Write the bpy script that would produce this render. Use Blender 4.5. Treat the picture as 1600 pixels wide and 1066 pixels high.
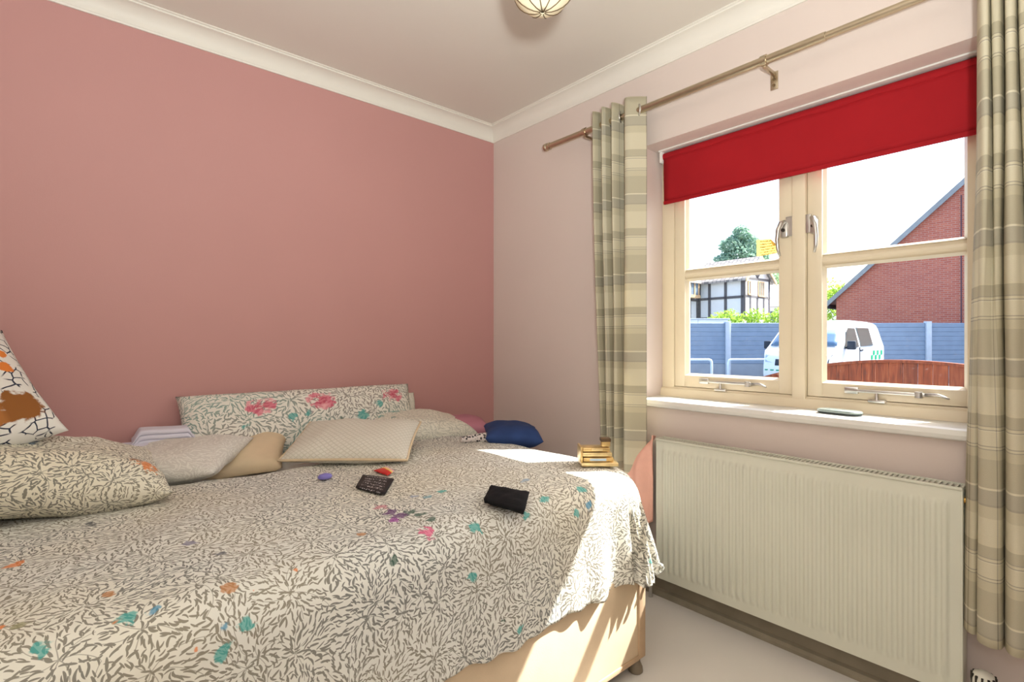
import bpy, bmesh, math, random
from mathutils import Vector, Matrix, noise as mnoise

for o in list(bpy.data.objects):
    bpy.data.objects.remove(o, do_unlink=True)
scene = bpy.context.scene
COL = scene.collection
R = math.radians

# ------------------------------------------------------------------ camera
cam_d = bpy.data.cameras.new('camera')
cam = bpy.data.objects.new('camera', cam_d)
COL.objects.link(cam)
cam.location = (0, 0, 1.085)
cam.rotation_euler = (R(90), 0, R(-41.0))
cam_d.sensor_width = 36.0
cam_d.lens = 812 / 1600 * 36
cam_d.clip_start = 0.02
cam_d.clip_end = 400
scene.camera = cam

# ------------------------------------------------------------------ world + lights
SUN_DIR = Vector((-1.0, 0.56, -1.28)).normalized()      # direction the light travels
world = bpy.data.worlds.new('sky')
scene.world = world
world.use_nodes = True
wn = world.node_tree
wn.nodes.clear()
wo = wn.nodes.new('ShaderNodeOutputWorld')
bg = wn.nodes.new('ShaderNodeBackground')
sky = wn.nodes.new('ShaderNodeTexSky')
sky.sky_type = 'NISHITA'
sky.sun_disc = False
sky.sun_elevation = R(50)
sky.sun_rotation = R(119)
sky.air_density = 1.0
sky.dust_density = 4.0
sky.ozone_density = 1.0
bg.inputs['Strength'].default_value = 0.40
wn.links.new(sky.outputs[0], bg.inputs['Color'])
wn.links.new(bg.outputs[0], wo.inputs['Surface'])

sun_d = bpy.data.lights.new('sun', 'SUN')
sun_d.energy = 11.0
sun_d.color = (1.0, 0.985, 0.95)
sun_d.angle = R(0.55)
sun = bpy.data.objects.new('sun', sun_d)
COL.objects.link(sun)
sun.location = (8, -3, 9)
sun.rotation_euler = SUN_DIR.to_track_quat('-Z', 'Y').to_euler()

# the photographer's flash beside the lens: its head is turned up to bounce off the ceiling, a little spills forward
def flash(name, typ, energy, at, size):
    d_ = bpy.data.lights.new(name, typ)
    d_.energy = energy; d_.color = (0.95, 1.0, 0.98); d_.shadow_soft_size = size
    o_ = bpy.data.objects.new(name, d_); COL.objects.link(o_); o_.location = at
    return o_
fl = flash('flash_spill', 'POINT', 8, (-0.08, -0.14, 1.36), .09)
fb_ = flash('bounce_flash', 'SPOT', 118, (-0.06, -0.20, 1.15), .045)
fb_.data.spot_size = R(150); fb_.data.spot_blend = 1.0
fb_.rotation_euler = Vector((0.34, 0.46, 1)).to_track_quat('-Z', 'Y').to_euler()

vs = scene.view_settings
vs.view_transform = 'Standard'
vs.look = 'None'
vs.gamma = 1.0
vs.use_curve_mapping = False
vs.exposure = 0.56

# ------------------------------------------------------------------ helpers
def tag(o, label=None, cat=None, group=None, kind=None):
    if label: o['label'] = label
    if cat: o['category'] = cat
    if group: o['group'] = group
    if kind: o['kind'] = kind
    return o

def empty(name, loc=(0, 0, 0), parent=None):
    o = bpy.data.objects.new(name, None)
    o.empty_display_size = 0.05
    COL.objects.link(o)
    o.location = loc
    if parent: o.parent = parent
    return o

class MB:
    """collects geometry for ONE mesh object"""
    def __init__(self):
        self.v = []; self.f = []; self.uv = []      # uv per vertex (optional)
    def add(self, vs_, fs_):
        k = len(self.v)
        self.v += [tuple(p) for p in vs_]
        self.f += [tuple(i + k for i in f) for f in fs_]
        return self
    def box(self, a, b, bev=0.0, seg=2, mat=None):
        bm = bmesh.new()
        bmesh.ops.create_cube(bm, size=1)
        sx, sy, sz = (b[i] - a[i] for i in range(3))
        for v in bm.verts:
            v.co = Vector((a[0] + (v.co.x + .5) * sx, a[1] + (v.co.y + .5) * sy, a[2] + (v.co.z + .5) * sz))
        if bev > 0:
            bmesh.ops.bevel(bm, geom=bm.edges[:], offset=bev, segments=seg, profile=.5, affect='EDGES')
        if mat is not None:
            bm.transform(mat)
        self.bm(bm)
        return self
    def bm(self, bm):
        bm.verts.index_update()
        self.add([v.co for v in bm.verts], [[v.index for v in f.verts] for f in bm.faces])
        bm.free()
    def tube(self, pts, rad, n=10, cap=True):
        pts = [Vector(p) for p in pts]
        rads = rad if isinstance(rad, (list, tuple)) else [rad] * len(pts)
        k = len(self.v)
        prev = None
        for i, p in enumerate(pts):
            if i == 0: t = pts[1] - pts[0]
            elif i == len(pts) - 1: t = pts[-1] - pts[-2]
            else: t = (pts[i + 1] - p).normalized() + (p - pts[i - 1]).normalized()
            t.normalize()
            if prev is None:
                ref = Vector((0, 0, 1)) if abs(t.z) < .9 else Vector((1, 0, 0))
                u = t.cross(ref).normalized()
            else:
                u = (prev - t * prev.dot(t)).normalized()
            prev = u
            w = t.cross(u)
            for j in range(n):
                a = 2 * math.pi * j / n
                self.v.append(tuple(p + (u * math.cos(a) + w * math.sin(a)) * rads[i]))
        for i in range(len(pts) - 1):
            for j in range(n):
                a = k + i * n + j; b = k + i * n + (j + 1) % n
                self.f.append((a, b, b + n, a + n))
        if cap:
            self.f.append(tuple(k + j for j in reversed(range(n))))
            e = k + (len(pts) - 1) * n
            self.f.append(tuple(e + j for j in range(n)))
        return self
    def lathe(self, prof, n=20, mat=None):
        """prof: list of (r, z)"""
        k = len(self.v)
        for r, z in prof:
            for j in range(n):
                a = 2 * math.pi * j / n
                p = Vector((r * math.cos(a), r * math.sin(a), z))
                if mat is not None: p = mat @ p
                self.v.append(tuple(p))
        for i in range(len(prof) - 1):
            for j in range(n):
                a = k + i * n + j; b = k + i * n + (j + 1) % n
                self.f.append((a, b, b + n, a + n))
        self.f.append(tuple(k + j for j in reversed(range(n))))
        e = k + (len(prof) - 1) * n
        self.f.append(tuple(e + j for j in range(n)))
        return self
    def prism(self, poly, axis, a, b):
        """poly in the two other axes (cyclic order), extruded from a to b along axis"""
        k = len(self.v); n = len(poly)
        for c in (a, b):
            for p in poly:
                q = [0, 0, 0]
                o = [i for i in range(3) if i != axis]
                q[o[0]], q[o[1]] = p; q[axis] = c
                self.v.append(tuple(q))
        for j in range(n):
            self.f.append((k + j, k + (j + 1) % n, k + n + (j + 1) % n, k + n + j))
        self.f.append(tuple(k + j for j in reversed(range(n))))
        self.f.append(tuple(k + n + j for j in range(n)))
        return self
    def grid(self, rows, uvs=None, closed=False):
        k = len(self.v); h = len(rows); w = len(rows[0])
        for r_ in rows: self.v += [tuple(p) for p in r_]
        if uvs:
            for r_ in uvs: self.uv += [tuple(p) for p in r_]
        for i in range(h - 1):
            for j in range(w - 1):
                a = k + i * w + j
                self.f.append((a, a + 1, a + w + 1, a + w))
        return self
    def build(self, name, mat, parent=None, smooth=False, fix=True, loc=None):
        me = bpy.data.meshes.new(name)
        me.from_pydata(self.v, [], self.f)
        if fix:
            bm = bmesh.new(); bm.from_mesh(me)
            bmesh.ops.recalc_face_normals(bm, faces=bm.faces[:])
            bm.to_mesh(me); bm.free()
        if self.uv and len(self.uv) == len(me.vertices):
            ul = me.uv_layers.new(name='UVMap')
            for l in me.loops:
                ul.data[l.index].uv = self.uv[l.vertex_index]
        me.materials.append(mat)
        if smooth is True:
            me.shade_smooth()
        elif smooth:
            me.shade_smooth(); me.set_sharp_from_angle(angle=R(smooth))
        o = bpy.data.objects.new(name, me)
        COL.objects.link(o)
        if parent: o.parent = parent
        if loc: o.location = loc
        return o

def recenter(o):
    """moves a parentless mesh's origin to the centre of its base"""
    me = o.data
    xs = [v.co for v in me.vertices]
    c = Vector(((min(p.x for p in xs) + max(p.x for p in xs)) / 2, (min(p.y for p in xs) + max(p.y for p in xs)) / 2, min(p.z for p in xs)))
    me.transform(Matrix.Translation(-c)); o.location = c
    return o

def box_obj(name, a, b, mat, parent=None, bev=0.0):
    return MB().box(a, b, bev).build(name, mat, parent, smooth=(35 if bev else False))

def smoothstep(a, b, x):
    t = max(0., min(1., (x - a) / (b - a)))
    return t * t * (3 - 2 * t)

def srgb(r, g, b):
    def f(c):
        c /= 255
        return c / 12.92 if c <= .04045 else ((c + .055) / 1.055) ** 2.4
    return (f(r), f(g), f(b), 1)

# ------------------------------------------------------------------ materials
class NT:
    def __init__(self, name):
        self.m = bpy.data.materials.new(name); self.m.use_nodes = True
        self.t = self.m.node_tree
        self.p = self.t.nodes['Principled BSDF']
        self.out = self.t.nodes['Material Output']
    def n(self, typ, **kw):
        nd = self.t.nodes.new(typ)
        for k, v in kw.items(): setattr(nd, k, v)
        return nd
    def l(self, a, b): self.t.links.new(a, b)
    def set(self, sock, v):
        if hasattr(v, 'is_output') or hasattr(v, 'links'): self.l(v, sock)
        else: sock.default_value = v
    def math(self, op, a, b=0.0, c=None):
        nd = self.n('ShaderNodeMath', operation=op)
        self.set(nd.inputs[0], a); self.set(nd.inputs[1], b)
        if c is not None: self.set(nd.inputs[2], c)
        return nd.outputs[0]
    def vmath(self, op, a, b=None, scale=None):
        nd = self.n('ShaderNodeVectorMath', operation=op)
        self.set(nd.inputs[0], a)
        if b is not None: self.set(nd.inputs[1], b)
        if scale is not None: self.set(nd.inputs['Scale'], scale)
        return nd
    def mix(self, f, a, b, mode='MIX'):
        nd = self.n('ShaderNodeMix', data_type='RGBA', blend_type=mode)
        self.set(nd.inputs[0], f); self.set(nd.inputs[6], a); self.set(nd.inputs[7], b)
        return nd.outputs[2]
    def noise(self, vec, scale, detail=2, dist=0.0, rough=.5):
        nd = self.n('ShaderNodeTexNoise')
        if vec is not None: self.l(vec, nd.inputs['Vector'])
        nd.inputs['Scale'].default_value = scale; nd.inputs['Detail'].default_value = detail
        nd.inputs['Distortion'].default_value = dist; nd.inputs['Roughness'].default_value = rough
        return nd
    def step(self, x, a, b):
        nd = self.n('ShaderNodeMapRange', interpolation_type='SMOOTHSTEP')
        self.set(nd.inputs[0], x); self.set(nd.inputs[1], a); self.set(nd.inputs[2], b)
        return nd.outputs[0]
    def ramp(self, f, stops, interp='LINEAR'):
        nd = self.n('ShaderNodeValToRGB')
        cr = nd.color_ramp; cr.interpolation = interp
        while len(cr.elements) < len(stops): cr.elements.new(0.5)
        for e, (p, c) in zip(cr.elements, stops): e.position = p; e.color = c
        self.l(f, nd.inputs[0])
        return nd.outputs[0]
    def bump(self, h, strength=.3, dist=.01):
        nd = self.n('ShaderNodeBump')
        nd.inputs['Strength'].default_value = strength; nd.inputs['Distance'].default_value = dist
        self.l(h, nd.inputs['Height'])
        self.l(nd.outputs[0], self.p.inputs['Normal'])
    def obj(self): return self.n('ShaderNodeTexCoord').outputs['Object']
    def uv(self): return self.n('ShaderNodeTexCoord').outputs['UV']
    def col(self, v): self.set(self.p.inputs['Base Color'], v)

def mat(name, c, rough=.6, metal=0.0, var=.06, scale=6.0, bump=0.0, bscale=60, spec=.4, coat=0.0):
    t = NT(name)
    o = t.obj()
    nz = t.noise(o, scale, 3)
    hi = tuple(min(1, x * (1 + var)) for x in c[:3]) + (1,)
    lo = tuple(x * (1 - var) for x in c[:3]) + (1,)
    t.col(t.ramp(nz.outputs[0], [(.3, lo), (.7, hi)]))
    t.p.inputs['Roughness'].default_value = rough
    t.p.inputs['Metallic'].default_value = metal
    t.p.inputs['Specular IOR Level'].default_value = spec
    t.p.inputs['Coat Weight'].default_value = coat
    if bump:
        b = t.noise(o, bscale, 3)
        t.bump(b.outputs[0], bump, .004)
    return t.m

M = {}
M['pink'] = mat('pink_wall_paint', srgb(200, 150, 146), .55, var=.025, scale=1.2, bump=.05, bscale=220)
M['pale'] = mat('pale_blush_paint', srgb(222, 207, 199), .6, var=.02, scale=1.4, bump=.05, bscale=220)
M['ceil'] = mat('ceiling_paint', srgb(226, 219, 209), .45, var=.015, scale=1.0, spec=.5)
M['cove'] = mat('coving_paint', srgb(236, 232, 222), .5, var=.01)
M['floor'] = mat('white_floor', srgb(226, 220, 213), .5, var=.02, scale=3, spec=.35)
M['skirt'] = mat('taupe_skirting', srgb(140, 130, 112), .55, var=.12, scale=14)
M['frame'] = mat('cream_window_paint', srgb(231, 217, 190), .38, var=.02, scale=8, spec=.5)
M['sill'] = mat('white_sill', srgb(232, 230, 224), .35, var=.01)
M['blind'] = mat('red_blind_fabric', srgb(164, 26, 34), .8, var=.05, scale=5, bump=.08, bscale=500, spec=.2)
M['radiator'] = mat('cream_radiator_enamel', srgb(217, 217, 201), .35, var=.015, scale=5, spec=.5)
M['dark'] = mat('dark_gap', srgb(52, 46, 38), .8)
M['rod'] = mat('brushed_nickel_rod', srgb(196, 182, 158), .28, 1.0, var=.05, scale=30)
M['chrome'] = mat('satin_chrome', srgb(206, 204, 200), .35, 1.0, var=.05, scale=40)
M['divan'] = mat('beige_divan_fabric', srgb(210, 188, 158), .75, var=.03, scale=20, bump=.1, bscale=400, spec=.25)
M['divan_trim'] = mat('tan_divan_trim', srgb(180, 152, 122), .7, var=.05, scale=30)
M['castor'] = mat('grey_castor', srgb(120, 108, 90), .5)
M['sheet'] = mat('white_sheet_cotton', srgb(232, 228, 226), .85, var=.02, scale=9, bump=.12, bscale=40, spec=.2)
def sheet_mat():
    t = NT('white_sheet_with_ochre_print')
    o = t.obj()
    mp = t.n('ShaderNodeMapping'); t.l(o, mp.inputs[0]); mp.inputs['Scale'].default_value = (6, 22, 1)
    st_ = t.step(t.noise(mp.outputs[0], 4, 3, .8).outputs[0], .56, .66)
    patch_ = t.step(t.noise(o, 5.5, 2).outputs[0], .5, .62)
    t.col(t.mix(t.math('MULTIPLY', t.math('MULTIPLY', st_, patch_), .6), srgb(232, 228, 222), srgb(206, 164, 112)))
    t.p.inputs['Roughness'].default_value = .85
    t.bump(t.noise(o, 30, 3).outputs[0], .15, .01)
    return t.m
M['printsheet'] = sheet_mat()
M['lavsheet'] = mat('lavender_white_cotton', srgb(222, 219, 232), .85, var=.03, scale=9, bump=.12, bscale=40, spec=.2)
M['towel'] = mat('peach_towel', srgb(244, 188, 170), .95, var=.06, scale=10, bump=.35, bscale=350, spec=.1)
M['mauve'] = mat('mauve_cotton', srgb(186, 124, 140), .9, var=.05, scale=8, bump=.1, bscale=60)
M['navy'] = mat('navy_cotton', srgb(38, 62, 112), .85, var=.15, scale=14, bump=.15, bscale=120)
M['black'] = mat('black_cloth', srgb(20, 20, 23), .85, var=.2, scale=20, bump=.2, bscale=150, spec=.2)
M['tan'] = mat('tan_linen', srgb(216, 196, 164), .9, var=.05, scale=12, bump=.12, bscale=260)
M['gold'] = mat('gold_foil_card', srgb(222, 190, 128), .3, .6, var=.25, scale=26, bump=.2, bscale=60)
M['gold2'] = mat('pale_gold_card', srgb(236, 212, 156), .3, .5, var=.15, scale=30)
M['paleblue'] = mat('pale_blue_card', srgb(186, 208, 226), .4)
M['brown'] = mat('dark_brown_card', srgb(92, 70, 46), .5, var=.3, scale=60)
M['lav'] = mat('lavender_plastic', srgb(126, 118, 190), .35)
M['phone'] = mat('grey_green_plastic', srgb(140, 152, 148), .22, .1, var=.05, spec=.7)
M['phone_dark'] = mat('charcoal_plastic', srgb(58, 64, 64), .35)
M['valve'] = mat('white_valve_plastic', srgb(232, 228, 214), .4)
M['red'] = mat('red_mark', srgb(206, 66, 44), .5)
M['brass'] = mat('brass', srgb(190, 150, 80), .3, 1.0)
M['shade'] = mat('cream_paper_shade', srgb(250, 236, 204), .8, var=.02)
M['rib'] = mat('bronze_wire', srgb(112, 92, 66), .5, .3)
M['white'] = mat('white_plastic', srgb(236, 234, 228), .4)

# outside
M['asphalt'] = mat('asphalt', srgb(92, 102, 112), .9, var=.15, scale=3)
M['fence'] = mat('grey_composite_board', srgb(136, 152, 172), .7, var=.06, scale=4)
M['gravelboard'] = mat('grey_gravel_board', srgb(150, 158, 168), .8, var=.08, scale=4)
M['post'] = mat('concrete_post', srgb(196, 204, 214), .8, var=.05, scale=8)
M['rail'] = mat('white_painted_tube', srgb(226, 236, 246), .4)
M['vanwhite'] = mat('white_van_paint', srgb(240, 244, 250), .25, var=.01, spec=.6, coat=.5)
M['vanglass'] = mat('van_glass', srgb(84, 116, 146), .06, var=.05, spec=.8)
M['vanglassd'] = mat('dark_van_glass', srgb(74, 80, 78), .08, var=.1, spec=.7)
M['vanblack'] = mat('black_van_trim', srgb(46, 52, 62), .5)
M['lamp'] = mat('headlamp_lens', srgb(206, 218, 232), .1, .2, spec=.8)
M['green'] = mat('green_vinyl', srgb(32, 160, 112), .4)
M['tyre'] = mat('tyre_rubber', srgb(34, 34, 36), .85)
M['render'] = mat('white_render', srgb(246, 244, 240), .85, var=.02, scale=1)
M['timber'] = mat('dark_timber', srgb(104, 100, 100), .8, var=.1)
M['timber_l'] = mat('pale_timber', srgb(214, 176, 132), .7, var=.1)
M['glazing'] = mat('far_window_glass', srgb(120, 134, 146), .15)
M['verge'] = mat('grey_verge_tile', srgb(176, 174, 172), .8, var=.1, scale=3)
M['cable'] = mat('dark_cable', srgb(110, 84, 92), .7)
M['bark'] = mat('bark', srgb(96, 80, 64), .9, var=.2)

def roof_mat():
    t = NT('grey_roof_tiles')
    o = t.obj()
    w = t.n('ShaderNodeTexBrick'); t.l(o, w.inputs['Vector'])
    w.inputs['Scale'].default_value = 1.0
    w.inputs['Brick Width'].default_value = .3; w.inputs['Row Height'].default_value = .3
    w.inputs['Mortar Size'].default_value = .03
    w.inputs['Color1'].default_value = srgb(186, 176, 166); w.inputs['Color2'].default_value = srgb(170, 160, 152)
    w.inputs['Mortar'].default_value = srgb(128, 122, 118)
    t.col(w.outputs['Color']); t.p.inputs['Roughness'].default_value = .85
    return t.m
M['roof'] = roof_mat()

def brick_mat():
    t = NT('red_brickwork')
    o = t.uv()
    w = t.n('ShaderNodeTexBrick'); t.l(o, w.inputs['Vector'])
    w.inputs['Scale'].default_value = 1.0
    w.inputs['Brick Width'].default_value = .225; w.inputs['Row Height'].default_value = .075
    w.inputs['Mortar Size'].default_value = .007
    w.inputs['Color1'].default_value = srgb(226, 124, 92); w.inputs['Color2'].default_value = srgb(208, 102, 76)
    w.inputs['Mortar'].default_value = srgb(218, 172, 152)
    nz = t.noise(o, .5, 3)
    t.col(t.mix(t.math('MULTIPLY', nz.outputs[0], .35), w.outputs['Color'], srgb(200, 134, 124)))
    t.p.inputs['Roughness'].default_value = .9
    return t.m
M['brick'] = brick_mat()

def gate_mat():
    t = NT('weathered_red_brown_timber')
    o = t.obj()
    mp = t.n('ShaderNodeMapping'); t.l(o, mp.inputs[0]); mp.inputs['Scale'].default_value = (14, 14, 1.6)
    nz = t.noise(mp.outputs[0], 3.0, 4, .6)
    rnd = t.n('ShaderNodeObjectInfo').outputs['Random']
    c = t.ramp(nz.outputs[0], [(.25, srgb(96, 52, 34)), (.5, srgb(146, 72, 40)), (.66, srgb(166, 92, 54)), (.85, srgb(196, 160, 128))])
    t.col(t.mix(t.math('MULTIPLY', rnd, .45), c, srgb(104, 60, 44)))
    t.p.inputs['Roughness'].default_value = .75
    return t.m
M['gate'] = gate_mat()

def leaf_mat(name, c1, c2):
    t = NT(name)
    nz = t.noise(t.obj(), 2.2, 3)
    t.col(t.ramp(nz.outputs[0], [(.3, c1), (.7, c2)]))
    t.p.inputs['Roughness'].default_value = .6
    t.p.inputs['Specular IOR Level'].default_value = .2
    # leaves let some light through
    tr = t.n('ShaderNodeBsdfTranslucent')
    tr.inputs['Color'].default_value = c2
    mx = t.n('ShaderNodeMixShader'); mx.inputs[0].default_value = .4
    t.l(t.p.outputs[0], mx.inputs[1]); t.l(tr.outputs[0], mx.inputs[2]); t.l(mx.outputs[0], t.out.inputs[0])
    return t.m
M['conifer'] = leaf_mat('conifer_needles', srgb(128, 164, 152), srgb(160, 190, 164))
M['hedge'] = leaf_mat('bright_hedge_leaves', srgb(120, 158, 60), srgb(176, 204, 90))
M['tree'] = leaf_mat('tree_leaves', srgb(120, 156, 128), srgb(160, 186, 140))

def glass_mat():
    t = NT('window_glass')
    tr = t.n('ShaderNodeBsdfTransparent'); tr.inputs[0].default_value = (.97, .985, .99, 1)
    gl = t.n('ShaderNodeBsdfGlossy'); gl.inputs['Roughness'].default_value = .0
    fr = t.n('ShaderNodeLayerWeight'); fr.inputs[0].default_value = .12
    dn = t.noise(t.obj(), 60, 4)
    df = t.n('ShaderNodeBsdfDiffuse'); df.inputs[0].default_value = (.9, .92, .95, 1)
    mx = t.n('ShaderNodeMixShader'); t.l(fr.outputs[0], mx.inputs[0]); t.l(tr.outputs[0], mx.inputs[1]); t.l(gl.outputs[0], mx.inputs[2])
    m2 = t.n('ShaderNodeMixShader'); t.l(t.math('MULTIPLY', t.step(dn.outputs[0], .62, .8), .10), m2.inputs[0])
    t.l(mx.outputs[0], m2.inputs[1]); t.l(df.outputs[0], m2.inputs[2])
    t.l(m2.outputs[0], t.out.inputs[0])
    return t.m
M['glass'] = glass_mat()

def plaid_mat():
    t = NT('plaid_curtain_linen')
    uv = t.uv()
    sp = t.n('ShaderNodeSeparateXYZ'); t.l(uv, sp.inputs[0])
    cream, sand, khaki, grey = srgb(228, 220, 195), srgb(203, 194, 165), srgb(169, 160, 132), srgb(150, 144, 130)
    ink, lite = srgb(120, 110, 98), srgb(244, 238, 220)
    fv = t.math('FRACT', t.math('DIVIDE', sp.outputs[1], .335))
    bands = t.ramp(fv, [(0, grey), (.095, lite), (.11, khaki), (.33, sand), (.40, ink), (.408, cream), (.425, ink), (.433, cream),
                        (.54, lite), (.55, ink), (.557, cream), (.575, ink), (.583, khaki), (.67, cream), (.88, sand), (.97, ink), (.985, grey)], 'CONSTANT')
    fu = t.math('FRACT', t.math('DIVIDE', sp.outputs[0], .24))
    cols = t.ramp(fu, [(0, cream), (.22, ink), (.232, cream), (.30, lite), (.34, sand), (.60, khaki), (.66, lite), (.68, khaki), (.72, cream), (.80, lite), (.812, cream)], 'CONSTANT')
    c = t.mix(.45, bands, cols)
    wv = t.noise(uv, 420, 2)
    c = t.mix(.35, c, t.mix(wv.outputs[0], srgb(205, 200, 180), srgb(250, 246, 232)), 'MULTIPLY')
    c = t.mix(.12, c, srgb(255, 252, 240))
    t.col(c)
    t.p.inputs['Roughness'].default_value = .9
    t.p.inputs['Specular IOR Level'].default_value = .15
    t.bump(wv.outputs[0], .15, .002)
    tr = t.n('ShaderNodeBsdfTranslucent'); t.l(c, tr.inputs['Color'])
    mx = t.n('ShaderNodeMixShader'); mx.inputs[0].default_value = .22
    t.l(t.p.outputs[0], mx.inputs[1]); t.l(tr.outputs[0], mx.inputs[2]); t.l(mx.outputs[0], t.out.inputs[0])
    return t.m
M['plaid'] = plaid_mat()

def leaf_print(t, uv, s=1.0, warp=.035):
    """procedural scrolling willow-leaf print: returns a 0..1 ink mask and a noise for its tone"""
    nz = t.noise(uv, 5 * s, 2)
    off = t.vmath('SCALE', t.vmath('SUBTRACT', nz.outputs['Color'], (.5, .5, .5)).outputs[0], scale=warp / s * 2)
    p = t.vmath('ADD', uv, off.outputs[0]).outputs[0]
    def leaves(scale, a, b, shift, jit):
        q0 = t.vmath('ADD', p, shift).outputs[0]
        v2 = t.n('ShaderNodeTexVoronoi', voronoi_dimensions='2D', feature='F1'); t.l(q0, v2.inputs['Vector'])
        v2.inputs['Scale'].default_value = scale; v2.inputs['Randomness'].default_value = .85
        # every leaf points away from the heart of the spray it grows in
        vb_ = t.n('ShaderNodeTexVoronoi', voronoi_dimensions='2D', feature='F1'); t.l(t.vmath('SUBTRACT', v2.outputs['Position'], shift).outputs[0], vb_.inputs['Vector'])
        vb_.inputs['Scale'].default_value = 7.0 * s
        rl = t.vmath('SUBTRACT', t.vmath('SUBTRACT', v2.outputs['Position'], shift).outputs[0], vb_.outputs['Position']).outputs[0]
        sb = t.n('ShaderNodeSeparateXYZ'); t.l(rl, sb.inputs[0])
        cc = t.n('ShaderNodeSeparateColor'); t.l(v2.outputs['Color'], cc.inputs[0])
        ang = t.math('ADD', t.math('ARCTAN2', sb.outputs[1], sb.outputs[0]), t.math('MULTIPLY', t.math('SUBTRACT', cc.outputs[0], .5), jit))
        lo = t.vmath('SCALE', t.vmath('SUBTRACT', q0, v2.outputs['Position']).outputs[0], scale=scale).outputs[0]
        sl = t.n('ShaderNodeSeparateXYZ'); t.l(lo, sl.inputs[0])
        c_, s_ = t.math('COSINE', ang), t.math('SINE', ang)
        lx = t.math('ADD', t.math('MULTIPLY', sl.outputs[0], c_), t.math('MULTIPLY', sl.outputs[1], s_))
        ly = t.math('SUBTRACT', t.math('MULTIPLY', sl.outputs[1], c_), t.math('MULTIPLY', sl.outputs[0], s_))
        bend = t.math('MULTIPLY', t.math('SUBTRACT', cc.outputs[1], .5), 1.6)
        ly = t.math('ADD', ly, t.math('MULTIPLY', bend, t.math('MULTIPLY', lx, lx)))
        e = t.math('ADD', t.math('POWER', t.math('ABSOLUTE', t.math('DIVIDE', lx, a)), 2.0), t.math('POWER', t.math('ABSOLUTE', t.math('DIVIDE', ly, b)), 2.0))
        e = t.math('MULTIPLY', e, t.math('ADD', .8, t.math('MULTIPLY', cc.outputs[2], .7)))
        return t.math('SUBTRACT', 1.0, t.step(e, .75, 1.2))
    ink = t.math('MAXIMUM', leaves(46 * s, .62, .135, (0, 0, 0), 1.1), leaves(56 * s, .60, .13, (.37, .21, 0), 1.7))
    # fine stems
    vs_ = t.n('ShaderNodeTexVoronoi', voronoi_dimensions='2D', feature='F1'); t.l(p, vs_.inputs['Vector']); vs_.inputs['Scale'].default_value = 7.0 * s
    sx = t.n('ShaderNodeSeparateXYZ'); t.l(t.vmath('SUBTRACT', p, vs_.outputs['Position']).outputs[0], sx.inputs[0])
    an = t.math('ARCTAN2', sx.outputs[1], sx.outputs[0])
    rr = vs_.outputs['Distance']
    ray = t.math('ABSOLUTE', t.math('SINE', t.math('ADD', t.math('MULTIPLY', an, 3.5), t.math('MULTIPLY', rr, 2.5))))
    stem = t.math('SUBTRACT', 1.0, t.step(t.math('MULTIPLY', ray, rr), .012, .035))
    ink = t.math('MAXIMUM', ink, t.math('MULTIPLY', stem, .7))
    return ink, nz

def print_fabric(name, ground, ink1, ink2, s=1.0, spot=True, warm=None, rg=1.3):
    t = NT(name)
    uv = t.uv()
    ink, nz = leaf_print(t, uv, s)
    tone = t.noise(uv, 2.4, 2)
    ic = t.mix(t.step(tone.outputs[0], .38, .62), ink1, ink2)
    g = t.mix(t.step(t.noise(uv, 1.6, 2).outputs[0], .35, .7), ground, warm or ground)
    c = t.mix(t.math('MULTIPLY', ink, .78), g, ic)
    if spot:
        at = t.n('ShaderNodeVertexColor'); at.layer_name = 'spot'
        rag = t.noise(uv, 55, 3)
        m_ = t.math('ADD', at.outputs['Alpha'], t.math('MULTIPLY', t.math('SUBTRACT', rag.outputs[0], .5), rg))
        c = t.mix(t.math('MULTIPLY', t.step(m_, .55, .72), .78), c, at.outputs['Color'])
    t.col(c)
    t.p.inputs['Roughness'].default_value = .85
    t.p.inputs['Specular IOR Level'].default_value = .2
    b = t.noise(uv, 14, 3)
    t.bump(b.outputs[0], .25, .012)
    return t.m
IV = srgb(226, 219, 200)
M['duvet'] = print_fabric('leaf_print_duvet_cotton', srgb(222, 221, 214), srgb(116, 105, 82), srgb(72, 74, 72), 1.42, True, srgb(225, 220, 204))
M['pillowprint'] = print_fabric('leaf_print_pillow_cotton', srgb(230, 227, 214), srgb(124, 112, 86), srgb(84, 84, 78), 1.25, True, srgb(228, 221, 200))
M['rose'] = print_fabric('rose_print_cotton', srgb(234, 230, 220), srgb(122, 112, 104), srgb(104, 144, 134), .9, True, srgb(234, 230, 220), .7)
M['leafwhite'] = print_fabric('sparse_leaf_print_cotton', srgb(230, 226, 212), srgb(200, 196, 182), srgb(186, 184, 172), 1.0, True)

def branch_mat():
    t = NT('navy_branch_print_cotton')
    uv = t.uv()
    nz = t.noise(uv, 9, 2)
    p = t.vmath('ADD', uv, t.vmath('SCALE', t.vmath('SUBTRACT', nz.outputs['Color'], (.5, .5, .5)).outputs[0], scale=.05).outputs[0]).outputs[0]
    v = t.n('ShaderNodeTexVoronoi', voronoi_dimensions='2D', feature='DISTANCE_TO_EDGE'); t.l(p, v.inputs['Vector'])
    v.inputs['Scale'].default_value = 30
    line = t.math('SUBTRACT', 1.0, t.step(v.outputs[0], .05, .09))
    cut = t.step(t.noise(uv, 14, 2).outputs[0], .44, .52)
    c = t.mix(t.math('MULTIPLY', line, cut), srgb(232, 230, 224), srgb(44, 52, 70))
    at = t.n('ShaderNodeVertexColor'); at.layer_name = 'spot'
    rag = t.noise(uv, 40, 3)
    m_ = t.math('ADD', at.outputs['Alpha'], t.math('MULTIPLY', t.math('SUBTRACT', rag.outputs[0], .5), .7))
    c = t.mix(t.step(m_, .42, .56), c, at.outputs['Color'])
    t.col(c); t.p.inputs['Roughness'].default_value = .85; t.p.inputs['Specular IOR Level'].default_value = .2
    return t.m
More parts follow.
